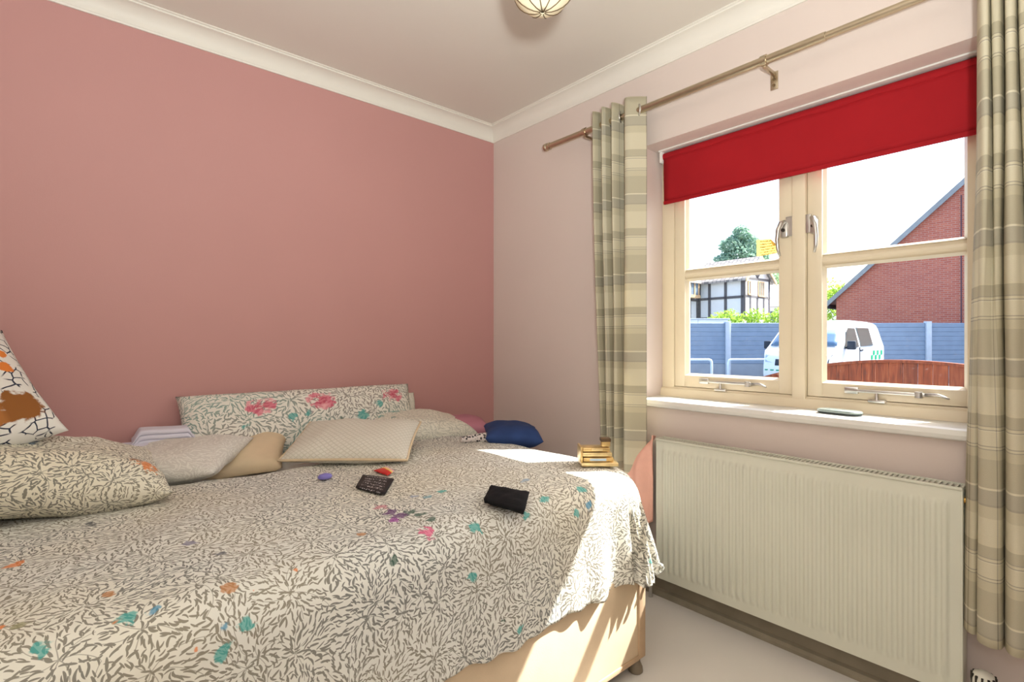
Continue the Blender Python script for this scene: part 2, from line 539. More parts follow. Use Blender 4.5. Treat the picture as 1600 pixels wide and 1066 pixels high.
M['branch'] = branch_mat()

def emboss_mat(name, c1, c2, scale, quilt=False):
    t = NT(name)
    uv = t.uv()
    if quilt:
        sp = t.n('ShaderNodeSeparateXYZ'); t.l(uv, sp.inputs[0])
        a = t.math('ABSOLUTE', t.math('SINE', t.math('MULTIPLY', t.math('ADD', sp.outputs[0], sp.outputs[1]), scale)))
        b = t.math('ABSOLUTE', t.math('SINE', t.math('MULTIPLY', t.math('SUBTRACT', sp.outputs[0], sp.outputs[1]), scale)))
        h = t.math('MINIMUM', a, b)
        h = t.step(h, 0, .5)
    else:
        ink, nz = leaf_print(t, uv, 1.0, .05)
        h = t.math('ADD', ink, t.math('MULTIPLY', t.noise(uv, 90, 2).outputs[0], .4))
    t.col(t.mix(t.math('MULTIPLY', h, .8), c1, c2))
    t.p.inputs['Roughness'].default_value = .8; t.p.inputs['Specular IOR Level'].default_value = .25
    t.bump(h, .45, .004)
    return t.m
M['emboss'] = emboss_mat('cream_embossed_fabric', srgb(212, 208, 200), srgb(232, 229, 221), 10)
M['quilt'] = emboss_mat('cream_quilted_fabric', srgb(208, 203, 188), srgb(228, 224, 212), 130, True)

def fleck_mat():
    t = NT('black_white_flecked_fabric')
    v = t.n('ShaderNodeTexVoronoi'); t.l(t.obj(), v.inputs['Vector']); v.inputs['Scale'].default_value = 85
    t.col(t.mix(t.step(v.outputs['Distance'], .35, .5), srgb(70, 64, 66), srgb(226, 216, 212)))
    t.p.inputs['Roughness'].default_value = .95
    return t.m
M['fleck'] = fleck_mat()

def scribble_mat(name, ground, ink, rows, thr=.52, thin=False):
    """rows of illegible handwriting-like marks"""
    t = NT(name)
    uv = t.uv()
    sp = t.n('ShaderNodeSeparateXYZ'); t.l(uv, sp.inputs[0])
    band = t.step(t.math('SINE', t.math('MULTIPLY', sp.outputs[1], rows * 6.2832)), .1, .4)
    mp = t.n('ShaderNodeMapping'); t.l(uv, mp.inputs[0]); mp.inputs['Scale'].default_value = (9, rows * 1.2, 1)
    nz = t.noise(mp.outputs[0], 2.5, 3)
    edge = t.math('MULTIPLY', t.step(sp.outputs[0], .12, .2), t.math('SUBTRACT', 1.0, t.step(sp.outputs[0], .8, .9)))
    m_ = t.math('MULTIPLY', t.math('MULTIPLY', band, t.step(nz.outputs[0], thr, thr + .06)), edge)
    c = t.mix(m_, ground, ink)
    t.col(c); t.p.inputs['Roughness'].default_value = .6
    if thin:
        tr = t.n('ShaderNodeBsdfTranslucent'); t.l(c, tr.inputs['Color'])
        mx = t.n('ShaderNodeMixShader'); mx.inputs[0].default_value = .6
        t.l(t.p.outputs[0], mx.inputs[1]); t.l(tr.outputs[0], mx.inputs[2]); t.l(mx.outputs[0], t.out.inputs[0])
    return t.m
M['blackcard'] = scribble_mat('black_card_with_white_writing', srgb(18, 18, 20), srgb(205, 200, 200), 6)
M['sticker'] = scribble_mat('yellow_paper_with_print', srgb(250, 234, 170), srgb(150, 120, 70), 6, .45, True)
def leaflet_mat():
    t = NT('red_yellow_leaflet_print')
    sp = t.n('ShaderNodeSeparateXYZ'); t.l(t.uv(), sp.inputs[0])
    w = t.math('ADD', sp.outputs[0], t.math('MULTIPLY', t.math('SUBTRACT', t.noise(t.uv(), 5, 2).outputs[0], .5), .3))
    t.col(t.ramp(w, [(0, srgb(196, 34, 30)), (.55, srgb(206, 44, 34)), (.62, srgb(244, 196, 84)), (.78, srgb(246, 214, 150)), (.84, srgb(232, 176, 186))]))
    t.p.inputs['Roughness'].default_value = .5
    return t.m
M['leaflet'] = leaflet_mat()
M['yellow'] = mat('deep_yellow_paper', srgb(244, 196, 84), .6)

# ------------------------------------------------------------------ room shell
XW, YP, XL, YF, HC = 1.95, 2.41, -0.56, -1.0, 2.335     # window wall, pink wall, left wall, wall behind the camera, ceiling
T = 0.26
OY0, OY1, OZ0, OZ1 = 0.175, 1.358, 0.835, 1.945         # window opening
box_obj('floor', (XL - .1, YF - .1, -.12), (XW + T, YP + .15, 0), M['floor'])['kind'] = 'structure'
box_obj('ceiling', (XL - .1, YF - .1, HC), (XW + T, YP + .15, HC + .15), M['ceil'])['kind'] = 'structure'
box_obj('wall_back', (XL - .1, YP, 0), (XW, YP + .15, HC), M['pink'])['kind'] = 'structure'
box_obj('wall_left', (XL - .1, YF, 0), (XL, YP, HC), M['pale'])['kind'] = 'structure'
box_obj('wall_front', (XL - .1, YF - .1, 0), (XW, YF, HC), M['pale'])['kind'] = 'structure'
wr = MB()
ys = [YF - .1, OY0, OY1, YP + .15]; zs = [0, OZ0 - .008, OZ1, HC]
k0 = 0
V = []; idx = {}
for xi, x in enumerate((XW, XW + T)):
    for yi, y in enumerate(ys):
        for zi, z in enumerate(zs):
            idx[xi, yi, zi] = len(V); V.append((x, y, z))
F = []
for xi in (0, 1):
    for yi in range(3):
        for zi in range(3):
            if yi == 1 and zi == 1: continue
            F.append([idx[xi, yi, zi], idx[xi, yi + 1, zi], idx[xi, yi + 1, zi + 1], idx[xi, yi, zi + 1]])
def q(yi0, zi0, yi1, zi1): F.append([idx[0, yi0, zi0], idx[0, yi1, zi1], idx[1, yi1, zi1], idx[1, yi0, zi0]])
q(1, 1, 2, 1); q(2, 1, 2, 2); q(2, 2, 1, 2); q(1, 2, 1, 1)
for i in range(3): q(i, 0, i + 1, 0); q(i, 3, i + 1, 3); q(0, i, 0, i + 1); q(3, i, 3, i + 1)
wr.add(V, F).build('wall_right', M['pale'])['kind'] = 'structure'

# coving: plaster profile, mitred by simple overlap in the corners
def coving(name, p0, p1, inward):
    """profile swept from p0 to p1 along a wall; inward = unit vector into the room"""
    prof = [(0, -.072)]
    prof += [(.006, -.072), (.008, -.066)]
    for i in range(9):
        a = R(90) * i / 8
        prof.append((.010 + .058 * (1 - math.cos(a)) , -.064 + .052 * math.sin(a)))
    prof += [(.070, -.012), (.070, -.006), (.078, -.004), (.078, 0), (0, 0)]
    m = MB(); p0 = Vector(p0); p1 = Vector(p1); inw = Vector(inward)
    d = (p1 - p0).normalized()
    n = len(prof)
    for p, s in ((p0, 1), (p1, -1)):
        for (o, z) in prof:
            m.v.append(tuple(p + inw * o + d * (s * o) + Vector((0, 0, z))))
    for j in range(n):
        m.f.append((j, (j + 1) % n, n + (j + 1) % n, n + j))
    m.f.append(tuple(reversed(range(n)))); m.f.append(tuple(range(n, 2 * n)))
    o = m.build(name, M['cove'], smooth=30); o['kind'] = 'structure'
    return o
coving('trim_1', (XL, YP, HC), (XW, YP, HC), (0, -1, 0))
coving('trim_2', (XW, YP, HC), (XW, YF, HC), (-1, 0, 0))
coving('trim_3', (XL, YF, HC), (XL, YP, HC), (1, 0, 0))
coving('trim_4', (XW, YF, HC), (XL, YF, HC), (0, 1, 0))

def skirting(name, a, b, inward):
    a = Vector(a); b = Vector(b); w = Vector(inward)
    prof = [(0, 0), (.030, 0), (.030, .012), (.026, .024), (.014, .030), (.014, .092), (.009, .10), (0, .10)]
    m = MB(); n = len(prof)
    for p in (a, b):
        for (o, z) in prof: m.v.append(tuple(p + w * o + Vector((0, 0, z))))
    for j in range(n): m.f.append((j, (j + 1) % n, n + (j + 1) % n, n + j))
    m.f.append(tuple(reversed(range(n)))); m.f.append(tuple(range(n, 2 * n)))
    m.build(name, M['skirt'])['kind'] = 'structure'
skirting('baseboard_right', (XW, YF, 0), (XW, YP, 0), (-1, 0, 0))
skirting('baseboard_left', (XL, YF, 0), (XL, YP, 0), (1, 0, 0))
skirting('baseboard_back', (XL + .03, YP, 0), (XW - .03, YP, 0), (0, -1, 0))
skirting('baseboard_front', (XL + .03, YF, 0), (XW - .03, YF, 0), (0, 1, 0))

# ------------------------------------------------------------------ window
win = empty('window_1', (2.13, .7665, OZ0)); win['kind'] = 'structure'
win.matrix_world = Matrix.Identity(4)
win.location = (0, 0, 0)
FX0, FX1 = 2.10, 2.175
def fbox(name, a, b, parent, bev=.004): return box_obj(name, a, b, M['frame'], parent, bev)
fr = MB()
fr.box((FX0 + .001, OY0 + .060, OZ0), (FX1 - .001, OY1 - .060, OZ0 + .044), .003)
fr.box((FX0 + .001, OY0 + .060, OZ1 - .051), (FX1 - .001, OY1 - .060, OZ1), .003)
fr.box((FX0, OY1 - .062, OZ0), (FX1, OY1, OZ1), .004)
fr.box((FX0, OY0, OZ0), (FX1, OY0 + .062, OZ1), .004)
fr.build('window_frame', M['frame'], win, smooth=35)
fbox('mullion', (FX0 - .012, .742, OZ0 + .03), (FX1, .791, OZ1 - .05), win, .007)
# sloping nosing between frame and sill
MB().prism([(FX0 - .020, OZ0 + .0005), (FX0 - .0005, OZ0 + .0005), (FX0 - .0005, OZ0 + .040), (FX0 - .010, OZ0 + .034)], 1, OY0 + .001, OY1 - .001).build('frame_bead', M['frame'], win)
def sash(y0, y1, handle_side):
    s = empty('sash', (0, 0, 0), win)
    z0, z1 = OZ0 + .0455, OZ1 - .0525
    st, rl = .050, .052
    x0, x1 = FX0 + .003, FX0 + .052
    fbox('stile', (x0, y0, z0), (x1, y0 + st, z1), s)
    fbox('stile', (x0, y1 - st, z0), (x1, y1, z1), s)
    fbox('bottom_rail', (x0 + .0012, y0 + st - .002, z0 + .0006), (x1 - .001, y1 - st + .002, z0 + rl), s, .003)
    fbox('top_rail', (x0 + .0012, y0 + st - .002, z1 - rl), (x1 - .001, y1 - st + .002, z1 - .0006), s, .003)
    # glazing bar with a chamfered profile
    zc = 1.381
    MB().prism([(x0 + .002, zc - .005), (x0 + .014, zc - .020), (x1, zc - .020), (x1, zc + .020), (x0 + .014, zc + .020), (x0 + .002, zc + .005)], 1, y0 + st - .012, y1 - st + .012).build('glazing_bar', M['frame'], s)
    gy0, gy1 = y0 + st - .006, y1 - st + .006
    for a, b in ((z0 + rl - .006, zc - .014), (zc + .014, z1 - rl + .006)):
        MB().box((x0 + .026, gy0, a), (x0 + .030, gy1, b)).build('pane', M['glass'], s)
    # thin glazing beads round each pane
    for (a, b) in ((z0 + rl, zc - .02), (zc + .02, z1 - rl)):
        bd = MB()
        g0, g1 = y0 + st, y1 - st
        for e in (g0, g1):
            sg = 1 if e == g0 else -1
            bd.add([(x0 + .006, e, a), (x0 + .024, e, a), (x0 + .024, e + sg * .009, a), (x0 + .006, e, b), (x0 + .024, e, b), (x0 + .024, e + sg * .009, b)],
                   [(0, 1, 2), (3, 5, 4), (0, 2, 5, 3), (0, 3, 4, 1), (1, 4, 5, 2)])
        for e, sg in ((a, 1), (b, -1)):
            bd.add([(x0 + .006, g0, e), (x0 + .024, g0, e), (x0 + .024, g0, e + sg * .009), (x0 + .006, g1, e), (x0 + .024, g1, e), (x0 + .024, g1, e + sg * .009)],
                   [(0, 1, 2), (3, 5, 4), (0, 2, 5, 3), (0, 3, 4, 1), (1, 4, 5, 2)])
        bd.build('glazing_bead', M['frame'], s)
    # lever handle: plate on the mullion side, pivot block and a long tapering lever hanging down
    yh = (y0 + .026) if handle_side < 0 else (y1 - .026)
    zh = 1.52
    hd = empty('handle', (0, 0, 0), win)
    ysg = handle_side
    MB().box((x0 - .012, yh + ysg * .010, zh - .034), (x0 + .002, yh + ysg * .028, zh + .036), .003).build('keep_plate', M['chrome'], hd, smooth=35)
    MB().box((x0 - .018, yh - .014, zh - .040), (x0 + .001, yh + .012, zh + .014), .005).build('back_plate', M['chrome'], hd, smooth=35)
    MB().tube([(x0 - .016, yh, zh + .016), (x0 - .004, yh, zh + .016)], .012, 14).build('pivot', M['chrome'], hd, smooth=40)
    MB().tube([(x0 - .024, yh, zh - .012), (x0 - .012, yh, zh - .012)], .0065, 12).build('key_lock', M['dark'], hd, smooth=40)
    lv = MB()
    pts = [(x0 - .018, yh + ysg * .004, zh + .020), (x0 - .030, yh - ysg * .004, zh + .012), (x0 - .036, yh - ysg * .012, zh - .012), (x0 - .036, yh - ysg * .016, zh - .050), (x0 - .033, yh - ysg * .014, zh - .085), (x0 - .030, yh - ysg * .008, zh - .112)]
    lv.tube(pts, [.008, .010, .009, .0075, .0065, .004], 12)
    lv.build('lever', M['chrome'], hd, smooth=True)
    # casement stay lying along the bottom rail
    sy = empty('casement_stay', (0, 0, 0), win)
    yc = (y0 + y1) / 2
    zb = z0 + .020
    xb = x0 - .010
    a0, a1 = yc + .115, yc - .105
    MB().box((xb - .004, a1, zb + .006), (xb + .004, a0, zb + .016), .002).build('stay_arm', M['chrome'], sy, smooth=35)
    MB().tube([(xb, a1 + .004, zb + .011), (xb - .006, a1 - .030, zb + .013), (xb - .012, a1 - .058, zb + .004)], [.006, .005, .003], 10).build('stay_tail', M['chrome'], sy, smooth=True)
    MB().box((x0 - .012, a0 - .03, zb + .0), (x0 + .001, a0 + .012, zb + .022), .003).build('stay_hinge', M['chrome'], sy, smooth=35)
    MB().tube([(xb, a1 + .02, zb + .000), (xb, a1 + .02, zb + .020)], .011, 14).build('stay_knuckle', M['chrome'], sy, smooth=40)
    MB().box((FX0 - .014, yc + .005, OZ0 + .040), (FX0 + .012, yc + .055, OZ0 + .050), .002).tube([(xb, yc + .03, OZ0 + .046), (xb, yc + .03, zb + .010)], [.007, .004], 12).build('stay_pin', M['chrome'], sy, smooth=35)
    return s
sash(.7925, OY1 - .0635, -1)
sash(OY0 + .0635, .7405, 1)
MB().prism([(XW - .030, OZ0 - .030), (XW - .034, OZ0 - .018), (XW - .028, OZ0 - .004), (XW - .016, OZ0), (FX0 + .01, OZ0), (FX0 + .01, OZ0 - .0075), (XW + .002, OZ0 - .0075), (XW - .001, OZ0 - .034), (XW - .022, OZ0 - .034)], 1, OY0 - .0, OY1 + .004).build('window_sill', M['sill'], win)
MB().box((FX1 - .005, OY0, OZ0 - .03), (XW + T + .04, OY1, OZ0 + .012), .004).build('outer_sill', M['frame'], win)

# paper tag stuck on the left upper pane, one corner folded over
tg = empty('paper_tag', (2.124, .895, 1.46))
mt = MB()
mt.v = [(0, .042, .034), (0, -.012, .030), (0, -.042, -.004), (0, -.044, -.030), (0, .040, -.034)]
mt.f = [(0, 1, 2, 3, 4)]
mt.uv = [(0, 1), (.62, 1), (1, .45), (1, 0), (0, 0)]
mt.build('paper', M['sticker'], tg, fix=False).modifiers.new('thick', 'SOLIDIFY').thickness = .0008
m2 = MB(); m2.v = [(-.0015, -.012, .031), (-.0015, -.043, -.004), (-.004, -.022, .004)]; m2.f = [(0, 1, 2)]
m2.build('folded_corner', M['yellow'], tg, fix=False).modifiers.new('thick', 'SOLIDIFY').thickness = .0006
tag(tg, 'small yellow paper tag with print and folded corner on the window glass', 'paper tag')

# ------------------------------------------------------------------ roller blind
bl = empty('roller_blind', (2.06, .79, 1.705))
def loc(o, base): return [tuple(Vector(p) - Vector(base)) for p in o]
BB = (2.06, .79, 1.705)
def bl_build(m, name, mt_, sm=False):
    m.v = loc(m.v, BB); return m.build(name, mt_, bl, smooth=sm)
rows = []
nseg = 30
for i in range(9):
    z = 1.712 + (1.918 - 1.712) * i / 8
    rows.append([(2.058 + .0018 * math.sin(j * .9 + i * .5), .232 + (1.322 - .232) * j / nseg, z) for j in range(nseg + 1)])
m = MB().grid(rows)
fo = bl_build(m, 'fabric', M['blind'], True); fo.modifiers.new('thick', 'SOLIDIFY').thickness = .0015
bl_build(MB().box((2.054, .232, 1.700), (2.063, 1.322, 1.716), .003), 'hem_bar', M['blind'], 35)
bl_build(MB().tube([(2.072, .228, 1.918), (2.072, 1.326, 1.918)], .018, 16), 'roller_tube', M['blind'], 40)
for y0, y1 in ((1.326, 1.338), (.216, .228)):
    bl_build(MB().box((2.046, y0, 1.890), (2.10, y1, OZ1 - .001), .003), 'bracket', M['white'], 35)
bl_build(MB().box((2.040, .216, OZ1 - .006), (2.10, 1.338, OZ1 - .0005)), 'mounting_rail', M['white'])
tag(bl, 'red roller blind pulled a short way down the window', 'blind')

# ------------------------------------------------------------------ curtain rod
RX, RZ = 1.862, 2.068
rd = empty('curtain_rod', (RX, .79, RZ))
def rdm(m, name, mt_=None, sm=35):
    m.v = loc(m.v, (RX, .79, RZ)); return m.build(name, mt_ or M['rod'], rd, smooth=sm)
rdm(MB().tube([(RX, .60, RZ), (RX, 1.85, RZ)], .0145, 18), 'thick_pole')
rdm(MB().tube([(RX, -.32, RZ), (RX, .61, RZ)], .0122, 18), 'thin_pole')
ft = Matrix.Translation((RX, 1.85, RZ)) @ Matrix.Rotation(R(-90), 4, 'X')
rdm(MB().lathe([(.0145, -.002), (.018, 0), (.018, .010), (.014, .013), (.014, .018), (.019, .022), (.019, .034), (.015, .038)], 18, ft), 'end_cap')
ft = Matrix.Translation((RX, -.32, RZ)) @ Matrix.Rotation(R(90), 4, 'X')
rdm(MB().lathe([(.0122, -.002), (.018, 0), (.018, .010), (.014, .013), (.014, .018), (.019, .022), (.019, .034), (.015, .038)], 18, ft), 'end_cap')
for yb in (1.62, .795, -.20):
    b = MB()
    b.tube([(RX, yb - .010, RZ), (RX, yb + .010, RZ)], .0185, 18)
    b.box((RX - .002, yb - .006, RZ - .026), (XW - .004, yb + .006, RZ - .014), .002)
    b.box((XW - .006, yb - .013, RZ - .075), (XW - .0005, yb + .013, RZ - .010), .002)
    br = rdm(b, 'bracket')
    sc = MB().tube([(XW - .010, yb, RZ - .060), (XW - .005, yb, RZ - .060)], .005, 10).tube([(XW - .010, yb, RZ - .038), (XW - .005, yb, RZ - .038)], .005, 10)
    sc.v = loc(sc.v, (RX, .79, RZ)); sc.build('screw', M['rib'], br, smooth=35)
tag(rd, 'brushed metal curtain pole above the window', 'curtain rod')

# ------------------------------------------------------------------ curtains
def curtain(name, path_top, path_bot, z_top, z_bot, label, eyelets, hem_drop=0.0, u0=0.0):
    base = (sum(p[0] for p in path_bot) / len(path_bot), sum(p[1] for p in path_bot) / len(path_bot), z_bot)
    c = empty(name, base)
    def resample(path, n):
        # Catmull-Rom through the points
        P_ = [Vector(path[0])] + [Vector(p) for p in path] + [Vector(path[-1])]
        pts = []
        for i in range(1, len(P_) - 2):
            for k in range(10):
                t_ = k / 10
                a, b_, c_, d = P_[i - 1], P_[i], P_[i + 1], P_[i + 2]
                pts.append(.5 * ((2 * b_) + (c_ - a) * t_ + (2 * a - 5 * b_ + 4 * c_ - d) * t_ ** 2 + (3 * b_ - a - 3 * c_ + d) * t_ ** 3))
        pts.append(P_[-1])
        L = [0]
        for i in range(1, len(pts)): L.append(L[-1] + (pts[i] - pts[i - 1]).length)
        out = []
        j = 0
        for i in range(n):
            s = L[-1] * i / (n - 1)
            while j < len(L) - 2 and L[j + 1] < s: j += 1
            f = (s - L[j]) / max(1e-6, L[j + 1] - L[j])
            out.append(pts[j].lerp(pts[j + 1], f))
        return out, L[-1]
    n = 260
    A, La = resample(path_top, n); B, Lb = resample(path_bot, n)
    rows, uvs = [], []
    nz_ = 60
    for i in range(nz_ + 1):
        t_ = i / nz_
        z = z_top + (z_bot - z_top) * t_
        row, ur = [], []
        for j in range(n):
            p = A[j].lerp(B[j], smoothstep(0, 1, t_ * .7 + .3 * t_ * t_))
            wob = .004 * mnoise.noise(Vector((j * .03, z * 2.2, 3.1)))
            row.append((p.x + wob - base[0], p.y + wob - base[1], z - base[2] + hem_drop * t_ * mnoise.noise(Vector((j * .05, 0, 7)))))
            ur.append((u0 + (La) * j / (n - 1), z))
        rows.append(row); uvs.append(ur)
    o = MB().grid(rows, uvs).build('cloth', M['plaid'], c, smooth=True, fix=False)
    o.modifiers.new('thick', 'SOLIDIFY').thickness = .002
    for (ex, ey, ez, ang) in eyelets:
        mt_ = Matrix.Translation((ex - base[0], ey - base[1], ez - base[2])) @ Matrix.Rotation(R(ang), 4, 'Z') @ Matrix.Rotation(R(90), 4, 'X')
        g = MB()
        n1, n2 = 24, 8
        for a in range(n1):
            for b_ in range(n2):
                A1 = 2 * math.pi * a / n1; B1 = 2 * math.pi * b_ / n2
                rr = .023 + .0045 * math.cos(B1)
                g.v.append(tuple(mt_ @ Vector((rr * math.cos(A1), rr * math.sin(A1), .004 * math.sin(B1)))))
        for a in range(n1):
            for b_ in range(n2):
                g.f.append((a * n2 + b_, ((a + 1) % n1) * n2 + b_, ((a + 1) % n1) * n2 + (b_ + 1) % n2, a * n2 + (b_ + 1) % n2))
        g.build('eyelet', M['chrome'], c, smooth=True)
    tag(c, label, 'curtain', 'plaid curtains at the window')
    return c
# left: bunched folds zig-zagging across the pole, the last one a flat leaf turned into the room
pt = [(1.905, 1.560), (1.82, 1.535), (1.905, 1.505), (1.815, 1.480), (1.905, 1.452), (1.815, 1.425), (1.905, 1.398), (1.838, 1.372), (1.826, 1.345), (1.882, 1.292)]
pb = [(1.905, 1.515), (1.84, 1.498), (1.900, 1.475), (1.825, 1.455), (1.895, 1.438), (1.822, 1.415), (1.895, 1.392), (1.832, 1.372), (1.824, 1.350), (1.872, 1.285)]
curtain('curtain', pt, pb, 2.125, .31, 'cream and grey plaid curtain gathered beside the pink wall corner', [(1.862, 1.318, RZ, 48), (1.862, 1.412, RZ, 20), (1.862, 1.466, RZ, -20)], 0, .03)
pt = [(1.925, .240), (1.86, .232), (1.812, .222), (1.800, .208), (1.850, .203), (1.808, .198), (1.800, .190), (1.812, .184), (1.862, .180), (1.806, .172), (1.798, .164), (1.812, .157), (1.865, .154), (1.806, .148), (1.798, .138), (1.812, .130), (1.87, .126),
      (1.806, .112), (1.80, .095), (1.87, .08), (1.805, .06), (1.80, .03), (1.88, .01), (1.80, -.03), (1.88, -.07), (1.80, -.11), (1.88, -.15), (1.80, -.2), (1.89, -.24)]
pb = [(1.915, .268), (1.880, .262), (1.850, .250), (1.835, .238), (1.850, .229), (1.805, .225), (1.788, .205), (1.792, .186), (1.815, .179), (1.872, .177), (1.815, .173), (1.785, .160), (1.785, .145), (1.80, .128), (1.80, .115), (1.81, .108), (1.875, .105),
      (1.80, .095), (1.785, .065), (1.87, .045), (1.79, .03), (1.785, -.01), (1.88, -.03), (1.79, -.06), (1.88, -.09), (1.79, -.13), (1.88, -.17), (1.79, -.22), (1.89, -.26)]
curtain('curtain', pt, pb, 2.125, .305, 'cream and grey plaid curtain hanging in deep folds beyond the radiator valve', [(1.862, .17, RZ, 20), (1.862, .12, RZ, -20), (1.862, .07, RZ, 20)], .012, .10)

# ------------------------------------------------------------------ radiator
RY0, RY1, RZ0, RZ1, RXF = .268, 1.232, .105, .680, 1.858
ra = empty('radiator', (1.90, .75, 0))
def ram(m, name, mt_=None, sm=35, parent=None):
    m.v = loc(m.v, (1.90, .75, 0)); return m.build(name, mt_ or M['radiator'], parent or ra, smooth=sm)
# fluted front panel as one relief sheet
nr = 36
pitch = (RY1 - RY0 - .045) / nr
ysamp = [RY0]
for i in range(nr):
    y0 = RY0 + .022 + i * pitch
    ysamp += [y0 + pitch * f for f in (.0, .14, .26, .38, .62, .74, .86)]
ysamp += [RY1 - .022, RY1]
zs_ = [RZ0, RZ0 + .030, RZ0 + .038, RZ0 + .046, RZ0 + .056, RZ1 - .062, RZ1 - .052, RZ1 - .044, RZ1 - .036, RZ1 - .012, RZ1 - .004]
def flute(y):
    t_ = (y - RY0 - .022) / pitch
    if t_ < 0 or t_ > nr: return 0
    f = t_ - math.floor(t_)
    return smoothstep(.08, .42, f) * (1 - smoothstep(.58, .92, f))
rows = []
for z in zs_:
    e = smoothstep(RZ0 + .028, RZ0 + .058, z) * (1 - smoothstep(RZ1 - .064, RZ1 - .034, z))
    back = .003 * smoothstep(RZ1 - .012, RZ1 - .004, z)
    rows.append([(RXF + .009 - .0078 * flute(y) * e + back, y, z) for y in ysamp])
fp = MB().grid(rows)
k = len(ysamp)
ram(fp, 'front_panel', sm=True)
ram(MB().box((RXF + .0115, RY0, RZ0), (RXF + .018, RY1, RZ1 - .007)), 'water_panel')
ram(MB().box((RXF + .058, RY0 + .01, RZ0 + .01), (RXF + .070, RY1 - .01, RZ1 - .01)), 'rear_panel')
for y0, y1 in ((RY0 - .004, RY0 + .001), (RY1 - .001, RY1 + .004)):
    ram(MB().box((RXF + .008, y0, RZ0 + .004), (RXF + .072, y1, RZ1 + .002), .0015), 'side_panel')
gr = MB()
gr.box((RXF + .006, RY0 - .003, RZ1 - .006), (RXF + .014, RY1 + .003, RZ1 + .002), .001)
gr.box((RXF + .064, RY0 - .003, RZ1 - .006), (RXF + .073, RY1 + .003, RZ1 + .002), .001)
go = ram(gr, 'top_grille')
bars = MB()
nb = 74
for i in range(nb + 1):
    y = RY0 + (RY1 - RY0) * i / nb
    bars.box((RXF + .013, y - .0032, RZ1 - .004), (RXF + .065, y + .0032, RZ1 + .0005))
bo = ram(bars, 'grille_bars', parent=go, sm=False); bo['kind'] = 'stuff'
ram(MB().box((RXF + .015, RY0 + .004, RZ1 - .05), (RXF + .057, RY1 - .004, RZ1 - .045)), 'convector_fin', M['dark'])
for yb in (.45, 1.05):
    ram(MB().box((RXF + .068, yb - .02, RZ0 + .05), (XW - .0005, yb + .02, RZ1 - .05), .002), 'wall_bracket')
ram(MB().tube([(RXF + .030, RY0 - .004, RZ1 - .035), (RXF + .030, RY0 - .020, RZ1 - .035)], .010, 12).box((RXF + .024, RY0 - .028, RZ1 - .041), (RXF + .036, RY0 - .018, RZ1 - .029), .002), 'bleed_valve', M['brass'])
# thermostatic valve standing at the right foot of the radiator
VX, VY = 1.872, .222
vz = .085
tv = MB().lathe([(.018, vz), (.022, vz + .004), (.026, vz + .030), (.0275, vz + .060), (.026, vz + .092), (.021, vz + .106), (.012, vz + .111), (.002, vz + .112)], 24, Matrix.Translation((VX, VY, 0)))
vo_ = ram(tv, 'thermostatic_valve', M['valve'], True)
for i in range(12):
    a = 2 * math.pi * i / 12
    mtx = Matrix.Translation((VX, VY, 0)) @ Matrix.Rotation(a, 4, 'Z')
    ram(MB().box((.0225, -.0022, vz + .072), (.0272, .0022, vz + .103), 0, 2, mtx), 'slot', M['dark'], False, vo_)
mtx = Matrix.Translation((VX, VY, 0)) @ Matrix.Rotation(R(218), 4, 'Z')
ram(MB().box((.0265, -.006, vz + .052), (.0285, .006, vz + .060), 0, 2, mtx), 'red_pointer', M['red'], False, vo_)
ram(MB().lathe([(.012, 0.0), (.012, .05), (.016, .052), (.016, .066), (.012, .07), (.014, .086)], 16, Matrix.Translation((VX, VY, 0))).tube([(VX, VY, .06), (VX + .012, VY + .05, .118), (VX + .014, RY0 + .01, .122)], .009, 10), 'valve_tail', M['chrome'], 40)
ram(MB().tube([(RXF + .03, RY1 - .02, RZ0 + .02), (RXF + .03, RY1 + .035, RZ0 + .02), (RXF + .03, RY1 + .045, RZ0), (RXF + .03, RY1 + .045, 0)], .008, 10), 'pipe', M['chrome'], 40)
tag(ra, 'cream fluted panel radiator on the wall under the window', 'radiator')

# ------------------------------------------------------------------ bed
BX0, BX1, BY0, BY1 = -.455, 1.446, 1.00, 2.385
bed = empty('bed', ((BX0 + BX1) / 2, (BY0 + BY1) / 2, 0))
def bdm(m, name, mt_, sm=35, parent=None):
    m.v = loc(m.v, ((BX0 + BX1) / 2, (BY0 + BY1) / 2, 0)); return m.build(name, mt_, parent or bed, smooth=sm)
db = bdm(MB().box((BX0, BY0 + .004, .052), (BX1 - .002, BY1, .34), .006), 'divan_base', M['divan'])
bdm(MB().box((BX1 - .032, BY0 - .002, .052), (BX1 + .003, BY0 + .030, .34), .004), 'corner_trim', M['divan_trim'], 35, db)
bdm(MB().box((BX0, BY0 - .001, .050), (BX1 - .03, BY0 + .012, .066), .003), 'bottom_rail', M['divan_trim'], 35, db)
bdm(MB().box((BX0 + .02, BY0 + .022, .030), (BX1 - .02, BY1 - .02, .054), .002), 'base_underside', M['castor'], 35, db)
bdm(MB().box((BX0, BY0 + .030, .34), (BX1 - .006, BY1, .575), .04, 4), 'mattress', M['sheet'])
for cx, cy in ((BX1 - .02, BY0 + .022), (BX0 + .06, BY0 + .04), (BX1 - .04, BY1 - .06), (BX0 + .06, BY1 - .06)):
    bdm(MB().lathe([(.020, 0), (.024, .004), (.022, .020), (.015, .036), (.016, .053)], 14, Matrix.Translation((cx, cy, 0))), 'castor', M['castor'], 40)
tag(bed, 'beige fabric divan bed with a mattress, standing against the pink wall', 'bed')

